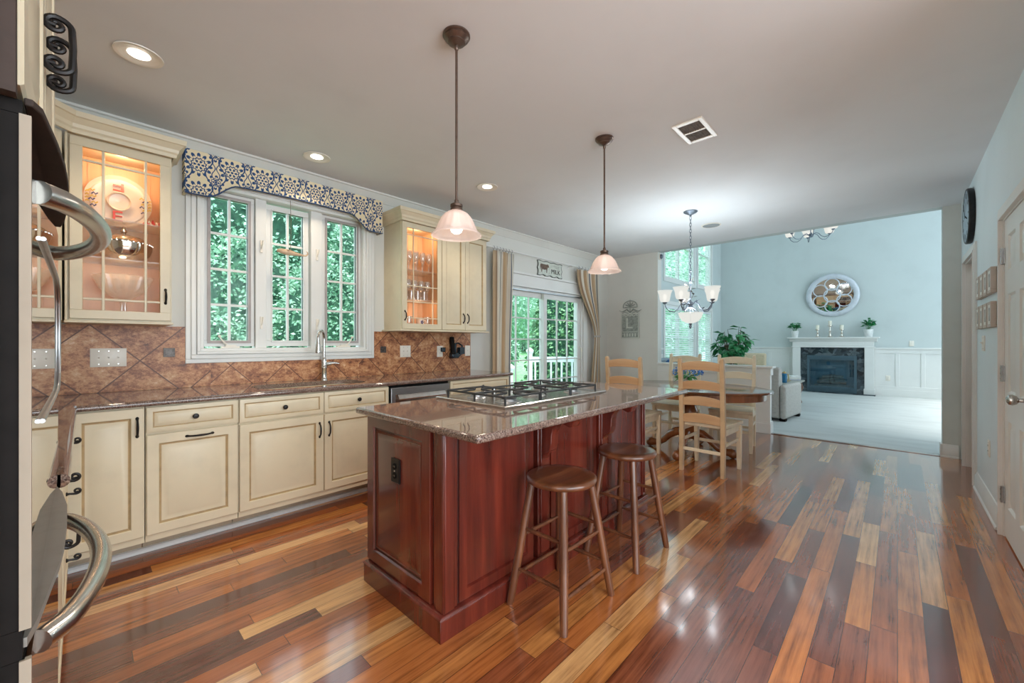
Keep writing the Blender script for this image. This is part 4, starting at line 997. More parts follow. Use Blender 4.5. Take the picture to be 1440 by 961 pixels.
for k in range(4):
    a = k*PI/2+.08; m = MB(tb); P = [(.07, .23), (.14, .22), (.22, .17), (.29, .10), (.35, .062), (.40, .058), (.44, .058)]; rr_ = [.05, .048, .042, .038, .036, .040, .048]
    m.tube([(4.80+r*math.cos(a), 1.74+r*math.sin(a), max(z, q)) for (r, z), q in zip(P, rr_)], rr_, 10)
    m.sphere((4.80+.45*math.cos(a), 1.74+.45*math.sin(a), .05), .05, 12, 8); obj('foot', m, M['tablebase'], tb, 60)
def chair(label, x, y, rz, tan):
    g = 'cream ladder back chairs round the dining table'
    t = thing('dining_chair', label, 'chair', (0, 0, 0), 0, g)
    for s in (-1, 1):
        m = MB(); P = [(-.225, s*.19, 0), (-.218, s*.19, .2), (-.214, s*.19, .44), (-.226, s*.19, .75), (-.256, s*.192, 1.09)]
        m.rings([[(px-.021, py-.02*q, pz), (px+.021, py-.02*q, pz), (px+.021, py+.02*q, pz), (px-.021, py+.02*q, pz)] for (px, py, pz), q in zip(P, (.85, 1, 1.05, 1, .9))]); m.rings([[(-.256-.021+o, s*.192-.018+o, z), (-.256+.021-o, s*.192-.018+o, z), (-.256+.021-o, s*.192+.018-o, z), (-.256-.021+o, s*.192+.018-o, z)] for o, z in ((0, 1.09), (.006, 1.102), (.014, 1.106))])
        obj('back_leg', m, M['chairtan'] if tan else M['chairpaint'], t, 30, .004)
        m = MB(); m.rings([[(.2-q, s*.205-q, z), (.2+q, s*.205-q, z), (.2+q, s*.205+q, z), (.2-q, s*.205+q, z)] for q, z in ((.016, 0), (.02, .1), (.022, .44))]); obj('leg', m, M['chairpaint'], t, 30, .004)
    for zb, hh in ((.985, .072), (.80, .072), (.645, .072), (.478, .078)):
        m = MB(); R = []
        for k in range(13):
            u = -1+2*k/12; yy = u*.178; arch = (1-u*u)*.024; bow = -.010*(1-u*u); xx = -.222-(.03*max(0, (zb-.6))/.45)
            R.append([(xx+bow-.009, yy, zb+arch*.45), (xx+bow+.009, yy, zb+arch*.45), (xx+bow+.009, yy, zb+hh+arch), (xx+bow-.009, yy, zb+hh+arch)])
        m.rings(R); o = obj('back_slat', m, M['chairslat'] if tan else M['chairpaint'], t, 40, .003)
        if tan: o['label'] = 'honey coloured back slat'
    m = MB(); n = 10; G = []
    for i in range(n+1):
        row = []
        for j in range(n+1):
            u = i/n; v_ = -1+2*j/n; w = .20+.03*u; dip = -.012*(1-v_*v_)*math.sin(PI*min(1, u*1.15))
            row.append((-.20+.445*u, v_*w, .478+dip))
        G.append(row)
    V = [[m.v(p) for p in r] for r in G]; V2 = [[m.v((p[0], p[1], .448)) for p in r] for r in G]
    for i in range(n):
        for j in range(n): m.f([V[i][j], V[i+1][j], V[i+1][j+1], V[i][j+1]]); m.f([V2[i][j], V2[i][j+1], V2[i+1][j+1], V2[i+1][j]])
    bd = [(0, j) for j in range(n)]+[(i, n) for i in range(n)]+[(n, j) for j in range(n, 0, -1)]+[(i, 0) for i in range(n, 0, -1)]
    for a, b2 in zip(bd, bd[1:]+bd[:1]): m.f([V[a[0]][a[1]], V[b2[0]][b2[1]], V2[b2[0]][b2[1]], V2[a[0]][a[1]]])
    obj('seat', m, M['chairpaint'], t, 40, .004)
    m = MB(); m.box(-.20, .19, -.212, -.192, .39, .4475); m.box(-.20, .19, .192, .212, .39, .4475); m.box(.185, .205, -.19, .19, .39, .4475); obj('seat_rail', m, M['chairpaint'], t, 30)
    for s in (-1, 1):
        m = MB(); m.box(-.215, .2, s*.2-.009, s*.2+.009, .285, .315); obj('stretcher', m, M['chairpaint'], t, 30, .003)
    m = MB(); m.box(-.226, -.208, -.19, .19, .205, .235); obj('stretcher', m, M['chairpaint'], t, 30, .003)
    m = MB(); m.box(.192, .208, -.19, .19, .22, .25); obj('stretcher', m, M['chairpaint'], t, 30, .003)
    t.location = (x, y, 0); t.rotation_euler = (0, 0, rz); return t
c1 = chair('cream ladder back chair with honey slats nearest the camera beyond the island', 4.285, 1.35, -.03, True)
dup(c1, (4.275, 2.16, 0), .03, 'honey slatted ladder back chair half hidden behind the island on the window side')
c3 = chair('all cream ladder back chair at the right end of the table by the carpet', 5.35, 1.425, PI+.12, False)
dup(c3, (5.33, 2.09, 0), PI-.06, 'all cream ladder back chair farthest back below the chandelier')
fl = thing('flower_vase', 'blue flowers with green leaves in a small vase on the dining table', 'flowers', (4.80, 1.76, .7585))
m = MB(fl); m.lathe([(.04, 0), (.055, .02), (.06, .06), (.045, .10), (.035, .115), (.038, .125), (.033, .125), (.03, .11), (0, .10)], 20, (4.8, 1.76, .7585)); obj('vase', m, M['pot'], fl)
m = MB(fl); m2 = MB(fl); r_ = random.Random(3)
for k in range(16):
    a = r_.uniform(0, 2*PI); el = r_.uniform(.1, 1.2); p = Vector((4.8+.115*math.cos(a)*math.cos(el), 1.76+.15*math.sin(a)*math.cos(el), .885+.09*math.sin(el)))
    m2.tube([(4.8, 1.76, .86), p], .003, 5)
    for q in range(16):
        d = Vector((r_.gauss(0, 1), r_.gauss(0, 1), r_.gauss(0, 1))).normalized(); m.leaf(p+d*.014, d, .022, .010, r_.uniform(0, 3))
for k in range(22):
    a = r_.uniform(0, 2*PI); m2.leaf((4.8+.03*math.cos(a), 1.76+.03*math.sin(a), .87), (math.cos(a), math.sin(a), r_.uniform(-.3, .4)), .13, .022, r_.uniform(-.5, .5))
obj('blossoms', m, M['petal'], fl, 0); obj('foliage', m2, M['stem'], fl, 0)

# ------------------------------------------------------------------ lamps
def pendant(label, x, y):
    t = thing('pendant_light', label, 'lamp', (0, 0, 0), 0, 'pendant lights over the island')
    m = MB(); m.lathe([(.066, 2.749), (.066, 2.742), (.058, 2.738), (.060, 2.732), (.048, 2.722), (.042, 2.718), (.042, 2.712), (.022, 2.702), (.010, 2.698), (.010, 2.68), (.007, 2.676)], 28); obj('canopy', m, M['bronze'], t, 40)
    m = MB(); m.cyl((0, 0, 2.69), (0, 0, 1.93), .0062, seg=10); obj('rod', m, M['bronze'], t)
    m = MB(); m.lathe([(.008, 1.95), (.010, 1.945), (.010, 1.935), (.022, 1.93), (.030, 1.925), (.030, 1.915), (.026, 1.912), (.030, 1.906), (.030, 1.897), (.024, 1.893)], 24); obj('socket_cap', m, M['bronze'], t, 40)
    m = MB(); S = [(.122, 1.775), (.120, 1.780), (.110, 1.787), (.102, 1.797), (.094, 1.815), (.085, 1.838), (.073, 1.860), (.056, 1.880), (.036, 1.893), (.024, 1.897)]
    m.lathe(S, 72, (0, 0, 0), False, (18, .014)); m.lathe([(r-.003, z-.0005) for r, z in S], 72, (0, 0, 0), False, (18, .014)); m.lathe([(.119, 1.7745), (.122, 1.775)], 72, cap=False)
    obj('glass_shade', m, M['frost'], t, 60)
    m = MB(); m.lathe([(0, 1.783), (.014, 1.785), (.025, 1.793), (.031, 1.808), (.030, 1.824), (.022, 1.842), (.015, 1.858), (.014, 1.885)], 20); obj('bulb', m, M['bulb'], t)
    t.location = (x, y, 0)
    return t
p1 = pendant('bronze pendant with ribbed white glass shade nearest the camera', 1.249, 1.555); dup(p1, (2.626, 1.557, 0), 0, 'bronze pendant with ribbed white glass shade farther over the cooktop end')
for x in (1.249, 2.626):
    point('pendant_bulb_light', (x, 1.556, 1.812), .8, WARM, .028); spot('pendant_down_light', (x, 1.556, 1.778), L_PENDANT, (1, .90, .78), 2.9, .06)
def chandelier(label, x, y, ztop, zb, R, sr, bowl, narm=5, a0=.3, mats=('pewter',), power=10, leaves=True, group=None):
    t = thing('chandelier', label, 'chandelier', (x, y, zb), 0, group); mt = M[mats[0]]
    m = MB(t).at((x, y, 0)); m.lathe([(.075, ztop), (.075, ztop-.008), (.06, ztop-.018), (.045, ztop-.022), (.03, ztop-.034), (.012, ztop-.04), (.012, ztop-.055)], 24); obj('canopy', m, mt, t)
    zl = zb+.40; m = MB(t); n = int((ztop-.06-zl)/.036)
    for k in range(n):
        zc = zl+.02+(ztop-.06-zl)*k/n; h = (ztop-.06-zl)/n*.68; P = [(x+.010*math.cos(q)*(1 if k % 2 else 0), y+.010*math.cos(q)*(0 if k % 2 else 1), zc+h*math.sin(q)) for q in [2*PI*i/10 for i in range(11)]]
        m.tube(P, .0028, 5)
    obj('chain', m, mt, t)
    m = MB(t); m.tube([(x+.022*math.sin(q), y, zl-.012-.028*math.cos(q)) for q in [2*PI*i/14 for i in range(15)]], .005, 8)
    m.cyl((x, y, zl-.035), (x, y, zb), .008, seg=12); m.lathe([(.008, .30), (.018, .28), (.012, .26)], 14, (x, y, zb)); m.lathe([(.01, .06), (.03, .045), (.034, .03), (.022, .01), (.03, 0), (.03, -.012), (.012, -.02)], 18, (x, y, zb)); obj('stem', m, mt, t)
    for k in range(narm):
        a = a0+2*PI*k/narm; ca, sa = math.cos(a), math.sin(a); q = R/.27
        P = [(.02, .02), (.06*q, .055), (.10*q, .03), (.13*q, -.025), (.17*q, -.055), (.22*q, -.045), (.258*q, .0), (R, .045)]
        m = MB(t); m.tube([(x+r*ca, y+r*sa, zb+z) for r, z in P], .0062, 8)
        if leaves:
            m.leaf((x+.15*q*ca, y+.15*q*sa, zb-.04), (ca*.6+sa*.4, sa*.6-ca*.4, .5), .06, .014); m.leaf((x+.08*q*ca, y+.08*q*sa, zb+.05), (ca*.3-sa*.5, sa*.3+ca*.5, .7), .06, .014)
        arm = obj('arm', m, mt, t)
        m = MB(t).at((x+R*ca, y+R*sa, zb)); m.lathe([(.010, .04), (.026, .052), (.028, .06), (.018, .066)], 16); obj('cup', m, mt, arm)
        m = MB(t).at((x+R*ca, y+R*sa, zb+.062)); S = [(.022, 0), (.045, .006), (.055, .025), (.060, .06), (.066, .095), (.078, .125), (.084, .135)]; S = [(r*sr/.084, z) for r, z in S]
        m.lathe(S, 30, cap=False); m.lathe([(r-.003, z+.002) for r, z in S], 30, cap=False); obj('glass_shade', m, M['shadeglow'], arm, 60)
        m = MB(t).at((x+R*ca, y+R*sa, zb+.062)); m.lathe([(.012, .0), (.014, .03), (.022, .055), (.022, .075), (.012, .095), (0, .10)], 14); obj('bulb', m, M['bulb'], arm)
        point('chandelier_bulb_light', (x+R*ca, y+R*sa, zb+.185), power/narm, (.84, .94, 1), .03)
    if leaves:
        m = MB(t); r_ = random.Random(5)
        P = [(x+.03*math.sin(k*.9), y+.03*math.cos(k*.9), zb+.05+k*.028) for k in range(11)]; m.tube(P, .0028, 6)
        for k in range(9): m.leaf(P[k+1], (math.sin(k*2.2), math.cos(k*2.2), .5), .07, .016, r_.uniform(-.4, .4))
        obj('vine', m, M['bronze'], t)
    if bowl:
        m = MB(t).at((x, y, zb)); S = [(.010, -.19), (.05, -.183), (.09, -.16), (.118, -.12), (.128, -.085), (.134, -.07)]; m.lathe(S, 40, cap=False); m.lathe([(r-.003 if r > .02 else r, z+.003) for r, z in S], 40, cap=False); obj('glass_bowl', m, M['shadeglow'], t, 60)
        m = MB(t).at((x, y, zb)); m.lathe([(.0, -.25), (.010, -.235), (.006, -.22), (.014, -.205), (.018, -.192), (.01, -.188)], 14)
        for s in (-1, 1): m.leaf((0, 0, -.2), (s*.5, s*.3, -.6), .06, .012)
        obj('finial', m, mt, t)
        m = MB(t); m.cyl((x, y, zb-.19), (x, y, zb), .005, seg=8)
        for k in range(3): a = 2*PI*k/3; m.tube([(x+.02*math.cos(a), y+.02*math.sin(a), zb-.01), (x+.132*math.cos(a), y+.132*math.sin(a), zb-.068)], .003, 6)
        obj('bowl_hanger', m, mt, t)
        point('chandelier_bowl_light', (x, y, zb-.05), power*.2, (.9, .96, 1), .03)
    return t
chandelier('pewter vine chandelier with lit white shades above the dining table', 4.762, 1.711, HC-.001, 1.665, .275, .085, True, 5, .62, power=L_CHAND)
chandelier('dark five arm chandelier hanging high in the family room', 9.5, 1.195, 5.499, 3.27, .36, .105, False, 6, .25, power=L_FAM, leaves=False)

# recessed cans, ceiling vent and speaker
for x, y, lab in ((.20, 2.85, 'lit recessed ceiling light nearest the camera above the glass cabinet'), (1.294, 3.385, 'lit recessed ceiling light above the damask valance'), (2.663, 2.85, 'lit recessed ceiling light behind the first pendant rod')):
    t = thing('recessed_light', lab, 'ceiling light', (x, y, HC), 0, 'recessed ceiling lights')
    m = MB(t).at((x, y, HC)); m.lathe([(.088, -.001), (.100, -.004), (.098, -.009), (.082, -.008), (.066, -.0035)], 36, cap=False); obj('trim_ring', m, M['whiteplastic'], t, 60)
    m = MB(t).at((x, y, HC)); m.lathe([(.080, -.0075), (.062, -.0022), (0, -.0018)], 30, cap=False); obj('baffle', m, M['whiteplastic'], t, 60)
    m = MB(t).at((x+.0, y, HC)); m.lathe([(.0, -.0075), (.030, -.007), (.044, -.0045), (.046, -.003)], 26); obj('lens', m, M['canlens'], t, 60)
    spot('recessed_spot', (x, y, HC-.03), L_CAN, WARM, 2.2, .045)
t = thing('ceiling_vent', 'white ceiling vent grille with two dark openings', 'vent', (2.975, 1.03, HC))
from_c = [(2.79, 1.13), (3.16, .93)]
vx0, vx1, vy0, vy1 = 2.80, 3.13, .935, 1.135
m = MB(t); m.box(vx0, vx1, vy0, vy0+.028, HC-.009, HC-.0005); m.box(vx0, vx1, vy1-.028, vy1, HC-.009, HC-.0005); m.box(vx0, vx0+.035, vy0+.028, vy1-.028, HC-.009, HC-.0005); m.box(vx1-.035, vx1, vy0+.028, vy1-.028, HC-.009, HC-.0005); m.box((vx0+vx1)/2-.008, (vx0+vx1)/2+.008, vy0+.028, vy1-.028, HC-.009, HC-.0005); obj('frame', m, M['whiteplastic'], t, 30, .002)
m = MB(t); m.box(vx0+.036, vx1-.036, vy0+.029, vy1-.029, HC-.002, HC-.0008); obj('duct', m, M['ventdark'], t, 0)
m = MB(t)
for k in range(9): yy = vy0+.036+k*.0165; m.prism([(yy, HC-.003), (yy+.009, HC-.008), (yy+.010, HC-.0075), (yy+.001, HC-.0025)], vx0+.035, vx1-.035, 'x')
obj('louvre', m, M['ventdark'], t, 0)
t = thing('ceiling_speaker', 'flush round ceiling speaker beyond the dining chandelier', 'speaker', (5.5, 1.72, HC))
m = MB(t).at((5.5, 1.72, HC)); m.lathe([(.115, -.0005), (.115, -.006), (.105, -.009), (.098, -.006)], 32, cap=False); obj('rim', m, M['whiteplastic'], t, 60)
m = MB(t).at((5.5, 1.72, HC)); m.lathe([(.099, -.0065), (.05, -.009), (0, -.0095)], 28); obj('grille', m, pm('grey_speaker_mesh', (150, 156, 158), .7, bmp=.5, bscale=500), t, 60)

t = thing('motion_sensor', 'small grey sensor at the top corner of the opening beside the dining wall', 'sensor', (6.58, 2.86, 2.68))
m = MB(t); m.box(6.545, 6.625, 2.845, 2.8595, 2.63, 2.73); obj('back_plate', m, M['whiteplastic'], t, 30, .003)
m = MB(t); m.sphere((6.585, 2.842, 2.68), .038, 16, 10, 1, .9, 1.1); obj('lens', m, M['pewter'], t, 60)

# ------------------------------------------------------------------ oven tower at the left edge of the view
ov = thing('built_in_oven', 'black and steel built-in oven with mirror glass doors and bowed steel handles', 'oven', (-.38, 1.1, .4))
OX = -.041
m = MB(ov); m.box(-.67, -.068, .735, 1.46, .42, 1.54); m.box(-.068, OX-.0062, .722, 1.475, .8955, .9295); m.box(-.068, OX-.0062, .722, 1.475, 1.5155, 1.5315); obj('oven_body', m, M['black'], ov, 0)
m = MB(ov); m.box(-.0675, OX-.0045, .722, 1.475, .93, 1.515); obj('door_core', m, M['black'], ov, 0)
m = MB(ov); m.box(-.0675, OX-.0045, .722, 1.475, .43, .895); obj('door_core', m, M['black'], ov, 0)
def odoor(z0, z1):
    d = obj('door', MB(ov).box(OX-.004, OX, .727, 1.475, z0, z1), M['mirrorglass'], ov, 0)
    obj('edge_trim', MB(ov).box(OX-.0085, OX+.0006, .7185, .7265, z0, z1), M['striptrim'], d, 0); return d
d1, d0 = odoor(.93, 1.515), odoor(.43, .895)
def ohandle(z, d, y0=.80, y1=1.32):
    P = []
    for k in range(21):
        t_ = k/20; P.append((OX+.002+.062*max(0, math.sin(PI*t_))**.62, y0+(y1-y0)*t_, z))
    m = MB(ov); m.tube(P, [.0142+.001*abs(2*k/20-1)**6 for k in range(21)], 16)
    obj('handle', m, M['steel'], d, 60)
ohandle(1.449, d1); ohandle(.872, d0)
m = MB(ov); m.tube([(OX+.002, y, z) for y, z in ((.89, 1.405), (1.15, 1.402), (1.36, 1.398), (1.43, 1.385), (1.462, 1.35), (1.466, 1.27), (1.462, 1.19), (1.43, 1.158), (1.36, 1.148), (1.1, 1.146), (.87, 1.146))], .0032, 8); obj('window_trim', m, M['steel_dull'], d1, 60)
def lip(z0, z1, pts, name, mt):
    m = MB(ov); m.prism([(OX-.006, pts[0][1])]+pts+[(OX-.006, pts[-1][1])], z0, z1, 'z'); return obj(name, m, mt, ov, 50, .0015)
lip(1.532, 1.541, [(-.040, .735), (-.033, .755), (-.024, .867), (-.019, .96), (-.0174, 1.05), (-.018, 1.15), (-.021, 1.25), (-.028, 1.37), (-.036, 1.455)], 'control_panel', M['dark_lip'])
lip(.9055, .9165, [(-.044, .728), (-.038, .77), (-.0312, .857), (-.0245, .94), (-.0213, 1.02), (-.0205, 1.14), (-.0222, 1.26), (-.032, 1.38), (-.0468, 1.472)], 'vent_trim', M['grey_lip'])
ot = thing('oven_cabinet', 'tall cream cabinet housing the oven, scroll pulls on its upper doors', 'cabinet', (-.38, 1.1, 0))
m = MB(ot); m.box(-.69, -.069, .69, .7215, 0, 2.5); m.box(-.69, -.069, 1.478, 1.515, 0, 2.5); m.box(-.69, -.069, .7215, 1.478, 1.548, 2.5); m.box(-.69, -.069, .7215, 1.478, .1, .418); obj('carcass', m, M['cream'], ot, 0)
m = MB(ot); m.box(-.0685, -.0505, .70, .7175, 1.53, 2.5); o = obj('end_panel', m, M['dark_lip'], ot, 0); o['label'] = 'dark end strip'
m = MB(ot); m.box(-.0685, -.0575, 1.4785, 1.512, .1, 2.5); obj('face_stile', m, M['cream'], ot, 0)
for y0, y1, hy in ((.722, 1.098, 1.062), (1.102, 1.476, 1.138)):
    m = MB(ot).at((-.046, y0, 1.548), PI/2); front(m, 0, 0, y1-y0, .93); d = obj('door', m, [M['cream'], M['glaze']], ot, 30)
    m = MB(ot).at((-.046, hy, 1.775), PI/2); scroll_pull(m, .096, .033, .0050); obj('handle', m, M['iron'], d)
m = MB(ot).at((-.068, .722, .11), PI/2); front(m, 0, 0, .754, .30); d = obj('drawer', m, [M['cream'], M['glaze']], ot, 30)
m = MB(ot).at((-.068, 1.1, .26), PI/2, 0, PI/2); scroll_pull(m, .11); obj('handle', m, M['iron'], d)

# ------------------------------------------------------------------ curtains, rod, signs
def cloth(name, fn, nu, nv, mat, parent, usc):
    me = bpy.data.meshes.new(name); V = [fn(i/nu, j/nv) for j in range(nv+1) for i in range(nu+1)]
    F = [(j*(nu+1)+i, j*(nu+1)+i+1, (j+1)*(nu+1)+i+1, (j+1)*(nu+1)+i) for j in range(nv) for i in range(nu)]
    me.from_pydata(V, [], F); uv = me.uv_layers.new(name='UVMap')
    for p in me.polygons:
        p.use_smooth = True
        for li in p.loop_indices:
            vi = me.loops[li].vertex_index; uv.data[li].uv = ((vi % (nu+1))/nu*usc, (vi//(nu+1))/nv)
    me.materials.append(mat); o = bpy.data.objects.new(name, me); C.objects.link(o)
    s = o.modifiers.new('thick', 'SOLIDIFY'); s.thickness = .004
    if parent: o.parent = parent
    return o
def sst(a): a = max(0, min(1, a)); return a*a*(3-2*a)
YC = 3.70; ZR = 2.462
def cur1(u, v):
    z = ZR-.035-(ZR-.06)*v; fold = .030*math.sin(u*2*PI*3.2)*(.7+.3*v); pinch = .45+.55*sst(v*9)
    x = 3.55+(.40-.06*sst(v*1.6))*u; return (x, YC+fold*pinch-.002, z)
def cur2(u, v):
    zt = 1.36; z = ZR-.035-(ZR-.06)*v; vt = (ZR-.035-zt)/(ZR-.06)
    if v < vt: t = sst(v/vt)**1.2; l, r = 5.42+(5.94-5.42)*t, 6.02+(6.06-6.02)*t
    else: t = sst((v-vt)/(1-vt)*1.5); l, r = 5.94-.10*t, 6.06+.03*t
    k = min(1, (r-l)/.5); fold = (.018+.016*k)*math.sin(u*2*PI*5)
    return (l+(r-l)*u, YC+fold-.002, z)
t = thing('curtain', 'striped tan and grey curtain hanging straight left of the patio door', 'curtain', (3.75, YC, ZR), 0, 'striped curtains at the patio door')
def local(fn, t): return lambda u, v: tuple(a-b for a, b in zip(fn(u, v), t.location))
cloth('drape', local(cur1, t), 70, 24, M['stripe'], t, 1.9)
t = thing('curtain', 'striped tan and grey curtain tied back right of the patio door', 'curtain', (5.8, YC, ZR), 0, 'striped curtains at the patio door')
cloth('drape', local(cur2, t), 70, 40, M['stripe'], t, 3.0)
m = MB(t).at((6.0, YC, 1.36)); m.lathe([(.080, -.016), (.085, 0), (.080, .016)], 24, cap=False, sx=1, sy=.62); obj('tieback', m, M['linen'], t, 60)
t = thing('curtain_rod', 'thin white curtain rod with rings above the patio door', 'rod', (4.95, YC, ZR))
m = MB(t); m.cyl((3.44, YC, ZR), (6.40, YC, ZR), .010, seg=12); m.sphere((3.43, YC, ZR), .019); m.sphere((6.41, YC, ZR), .019); obj('rod', m, M['white_trim'], t)
for x in (3.50, 5.3, 6.32):
    m = MB(t); m.tube([(x, YW, ZR+.0), (x, YC+.02, ZR), (x, YC+.006, ZR-.012)], .006, 8); m.box(x-.012, x+.012, YW-.004, YW, ZR-.03, ZR+.03); obj('bracket', m, M['white_trim'], t)
for x in [3.57+.055*k for k in range(7)]+[5.46+.09*k for k in range(7)]:
    m = MB(t); m.tube([(x, YC+.017*math.sin(q), ZR-.004+.019*math.cos(q)) for q in [2*PI*i/12 for i in range(13)]], .0022, 5); m.cyl((x, YC, ZR-.022), (x, YC, ZR-.042), .002, seg=5); obj('ring', m, M['pewter'], t)
t = thing('cow_sign', 'scalloped sage sign with a brown cow and the word MILK above the patio door', 'sign', (4.85, YW, 2.36))
SX, SW, SZ, SH = 4.83, .60, 2.352, .215
out = []
def wav(k, n): return .5-.5*math.cos(2*PI*k/n)
N_ = 40
for k in range(N_+1): u = k/N_; out.append((SX-SW/2+SW*u, SZ-SH/2-.010*math.sin(u*PI*7)))
for k in range(1, 20): u = k/20; out.append((SX+SW/2-.016*abs(math.sin(u*PI*2)), SZ-SH/2+SH*u))
for k in range(N_+1): u = 1-k/N_; out.append((SX-SW/2+SW*u, SZ+SH/2+.006*math.sin(u*PI*7)))
for k in range(1, 20): u = 1-k/20; out.append((SX-SW/2+.016*abs(math.sin(u*PI*2)), SZ-SH/2+SH*u))
m = MB(t); m.prism(out, YW-.016, YW-.0005, 'y'); obj('board', m, M['signedge'], t, 30)
cx, cz = SX, SZ; m = MB(t); m.prism([(cx+(a-cx)*.955, cz+(b_-cz)*.89) for a, b_ in out], YW-.0175, YW-.0162, 'y'); obj('face', m, M['sign'], t, 30)
m = MB(t)
cow = [(-.24, .045), (-.225, .062), (-.10, .06), (-.065, .068), (-.045, .058), (-.03, .03), (-.04, .02), (-.06, .025), (-.075, -.005), (-.082, -.06), (-.095, -.06), (-.098, -.015), (-.15, -.022), (-.19, -.012), (-.20, -.06), (-.213, -.06), (-.216, -.01), (-.225, .02), (-.235, -.03), (-.243, -.03)]
m.prism([(SX+a, SZ+b_) for a, b_ in cow], YW-.0188, YW-.0176, 'y'); o = obj('painted_cow', m, M['cow'], t, 0)
m = MB(t); text_bm(m, 'MILK', .098, .0012, (SX+.13, YW-.0185, SZ-.028), 0, PI/2, 1.05); o = obj('lettering', m, M['black'], t, 0); o['label'] = 'dark word MILK'
m = MB(t); m.box(SX+.07, SX+.22, YW-.0185, YW-.0177, SZ+.058, SZ+.064); m.box(SX+.10, SX+.20, YW-.0185, YW-.0177, SZ+.036, SZ+.041); obj('painted_line', m, M['plaque'], t, 0)
# pewter plaque on the dining wall, facing -x
t = thing('relief_plaque', 'pewter relief plaque with a crest and the letter L on the dining wall', 'plaque', (XP, 3.345, 1.33), -PI/2)
m = MB(); m.box(-.165, .165, -.014, -.0005, 0, .425); obj('plate', m, M['plaque'], t, 30, .004)
m = MB(); m.ring_rect(-.165, .165, 0, .425, .016, -.019, -.0142); m.box(-.14, .14, -.017, -.0142, .105, .115)
text_bm(m, 'L', .26, .002, (-.02, -.0155, .25), 0, PI/2, 1.1)
for k in range(5): m.box(-.115+k*.05, -.09+k*.05, -.0175, -.0142, .03, .085)
for k in range(14): a = k*1.7; m.lathe([(.014, 0), (.010, .004), (0, .005)], 8, (0, 0, 0)) if False else m.sphere((-.13+.02*k, -.015, .39+.008*math.sin(a)), .010, 8, 5, 1, .4, 1)
obj('relief', m, M['plaqueraise'], t, 30)
m = MB(); P = [(.13*math.cos(PI*k/16), .535+.11*math.sin(PI*k/16)**.8) for k in range(17)]
m.tube([(x, -.01, z) for x, z in P], .008, 8); m.tube([(-.135, -.01, .533), (.135, -.01, .533)], .007, 8); m.cyl((0, -.01, .44), (0, -.01, .675), .006, .003, 8)
for k in range(1, 6): a = PI*k/6; m.tube([(0, -.01, .54), (.06*math.cos(a), -.01, .535+.06*math.sin(a)), (.11*math.cos(a), -.01, .535+.095*math.sin(a))], [.004, .01, .003], 8)
for s in (-1, 1): m.tube([(0, -.01, .445), (s*.06, -.012, .50), (s*.12, -.01, .47), (s*.16, -.01, .462), (s*.205, -.01, .488)], [.008, .014, .010, .006, .004], 8); m.tube([(s*.03, -.01, .43), (s*.10, -.01, .455), (s*.15, -.01, .435)], .006, 8)
obj('crest', m, M['plaque'], t, 50)

# ------------------------------------------------------------------ right wall pieces
t = thing('round_clock', 'large round wall clock high on the right wall by the doorway', 'clock', (5.62, YR, 2.42), PI)
m = MB(); m.at((0, -.0005, 0), 0, PI/2); m.lathe([(.245, 0), (.252, .010), (.252, .036), (.246, .042), (.236, .043), (.232, .040)], 48, cap=False); obj('rim', m, M['iron'], t, 40)
m = MB(); m.at((0, -.0005, 0), 0, PI/2); m.lathe([(.234, .0405), (0, .0415)], 48); obj('dial', m, M['clockface'], t, 40)
m = MB()
for k in range(12): a = PI/6*k; m.at((.19*math.sin(a), -.0422, .19*math.cos(a)), 0, 0, a); m.box(-.006, .006, -.0012, 0, -.022, .022)
obj('hour_mark', m, M['iron'], t, 0)
m = MB(); m.at((0, -.0445, 0), 0, 0, 1.9); m.box(-.006, .006, -.001, .001, -.02, .12); m.at((0, -.0475, 0), 0, 0, -.6); m.box(-.004, .004, -.001, .001, -.02, .17); obj('hands', m, M['black'], t, 0)
names = ['nearest the door', 'second from the door', 'third from the door', 'farthest from the door']
for r, (z0, z1, rn) in enumerate(((1.605, 1.785, 'upper'), (1.365, 1.545, 'lower'))):
    for k in range(4):
        xc = 4.42+k*.195
        t = thing('picture_frame', 'small square taupe picture frame in the %s row, %s' % (rn, names[k]), 'picture', (xc, YR, (z0+z1)/2), PI, 'small framed pictures on the right wall')
        h = (z1-z0)/2; m = MB(); m.ring_rect(-.075, .075, -h, h, .022, -.03, -.0005); obj('frame', m, M['frame_taupe'], t, 30, .003)
        m = MB(); m.ring_rect(-.054, .054, -h+.021, h-.021, .022, -.0285, -.001); obj('mat', m, M['frame_white'], t, 0)
        m = MB(); m.box(-.034, .034, -.0275, -.002, -h+.041, h-.041); obj('print', m, M['photo'], t, 0)
plate(0, 0, .125, .122, 2, 'white double switch plate on the right wall under the small frames', 'switch', PI, 0, 'plates on the right wall', (4.93, YR+.0005, 1.25))
plate(0, 0, .078, .122, 1, 'white outlet plate low on the right wall beside the closet door', 'outlet', PI, 0, 'plates on the right wall', (4.66, YR+.0005, .465))

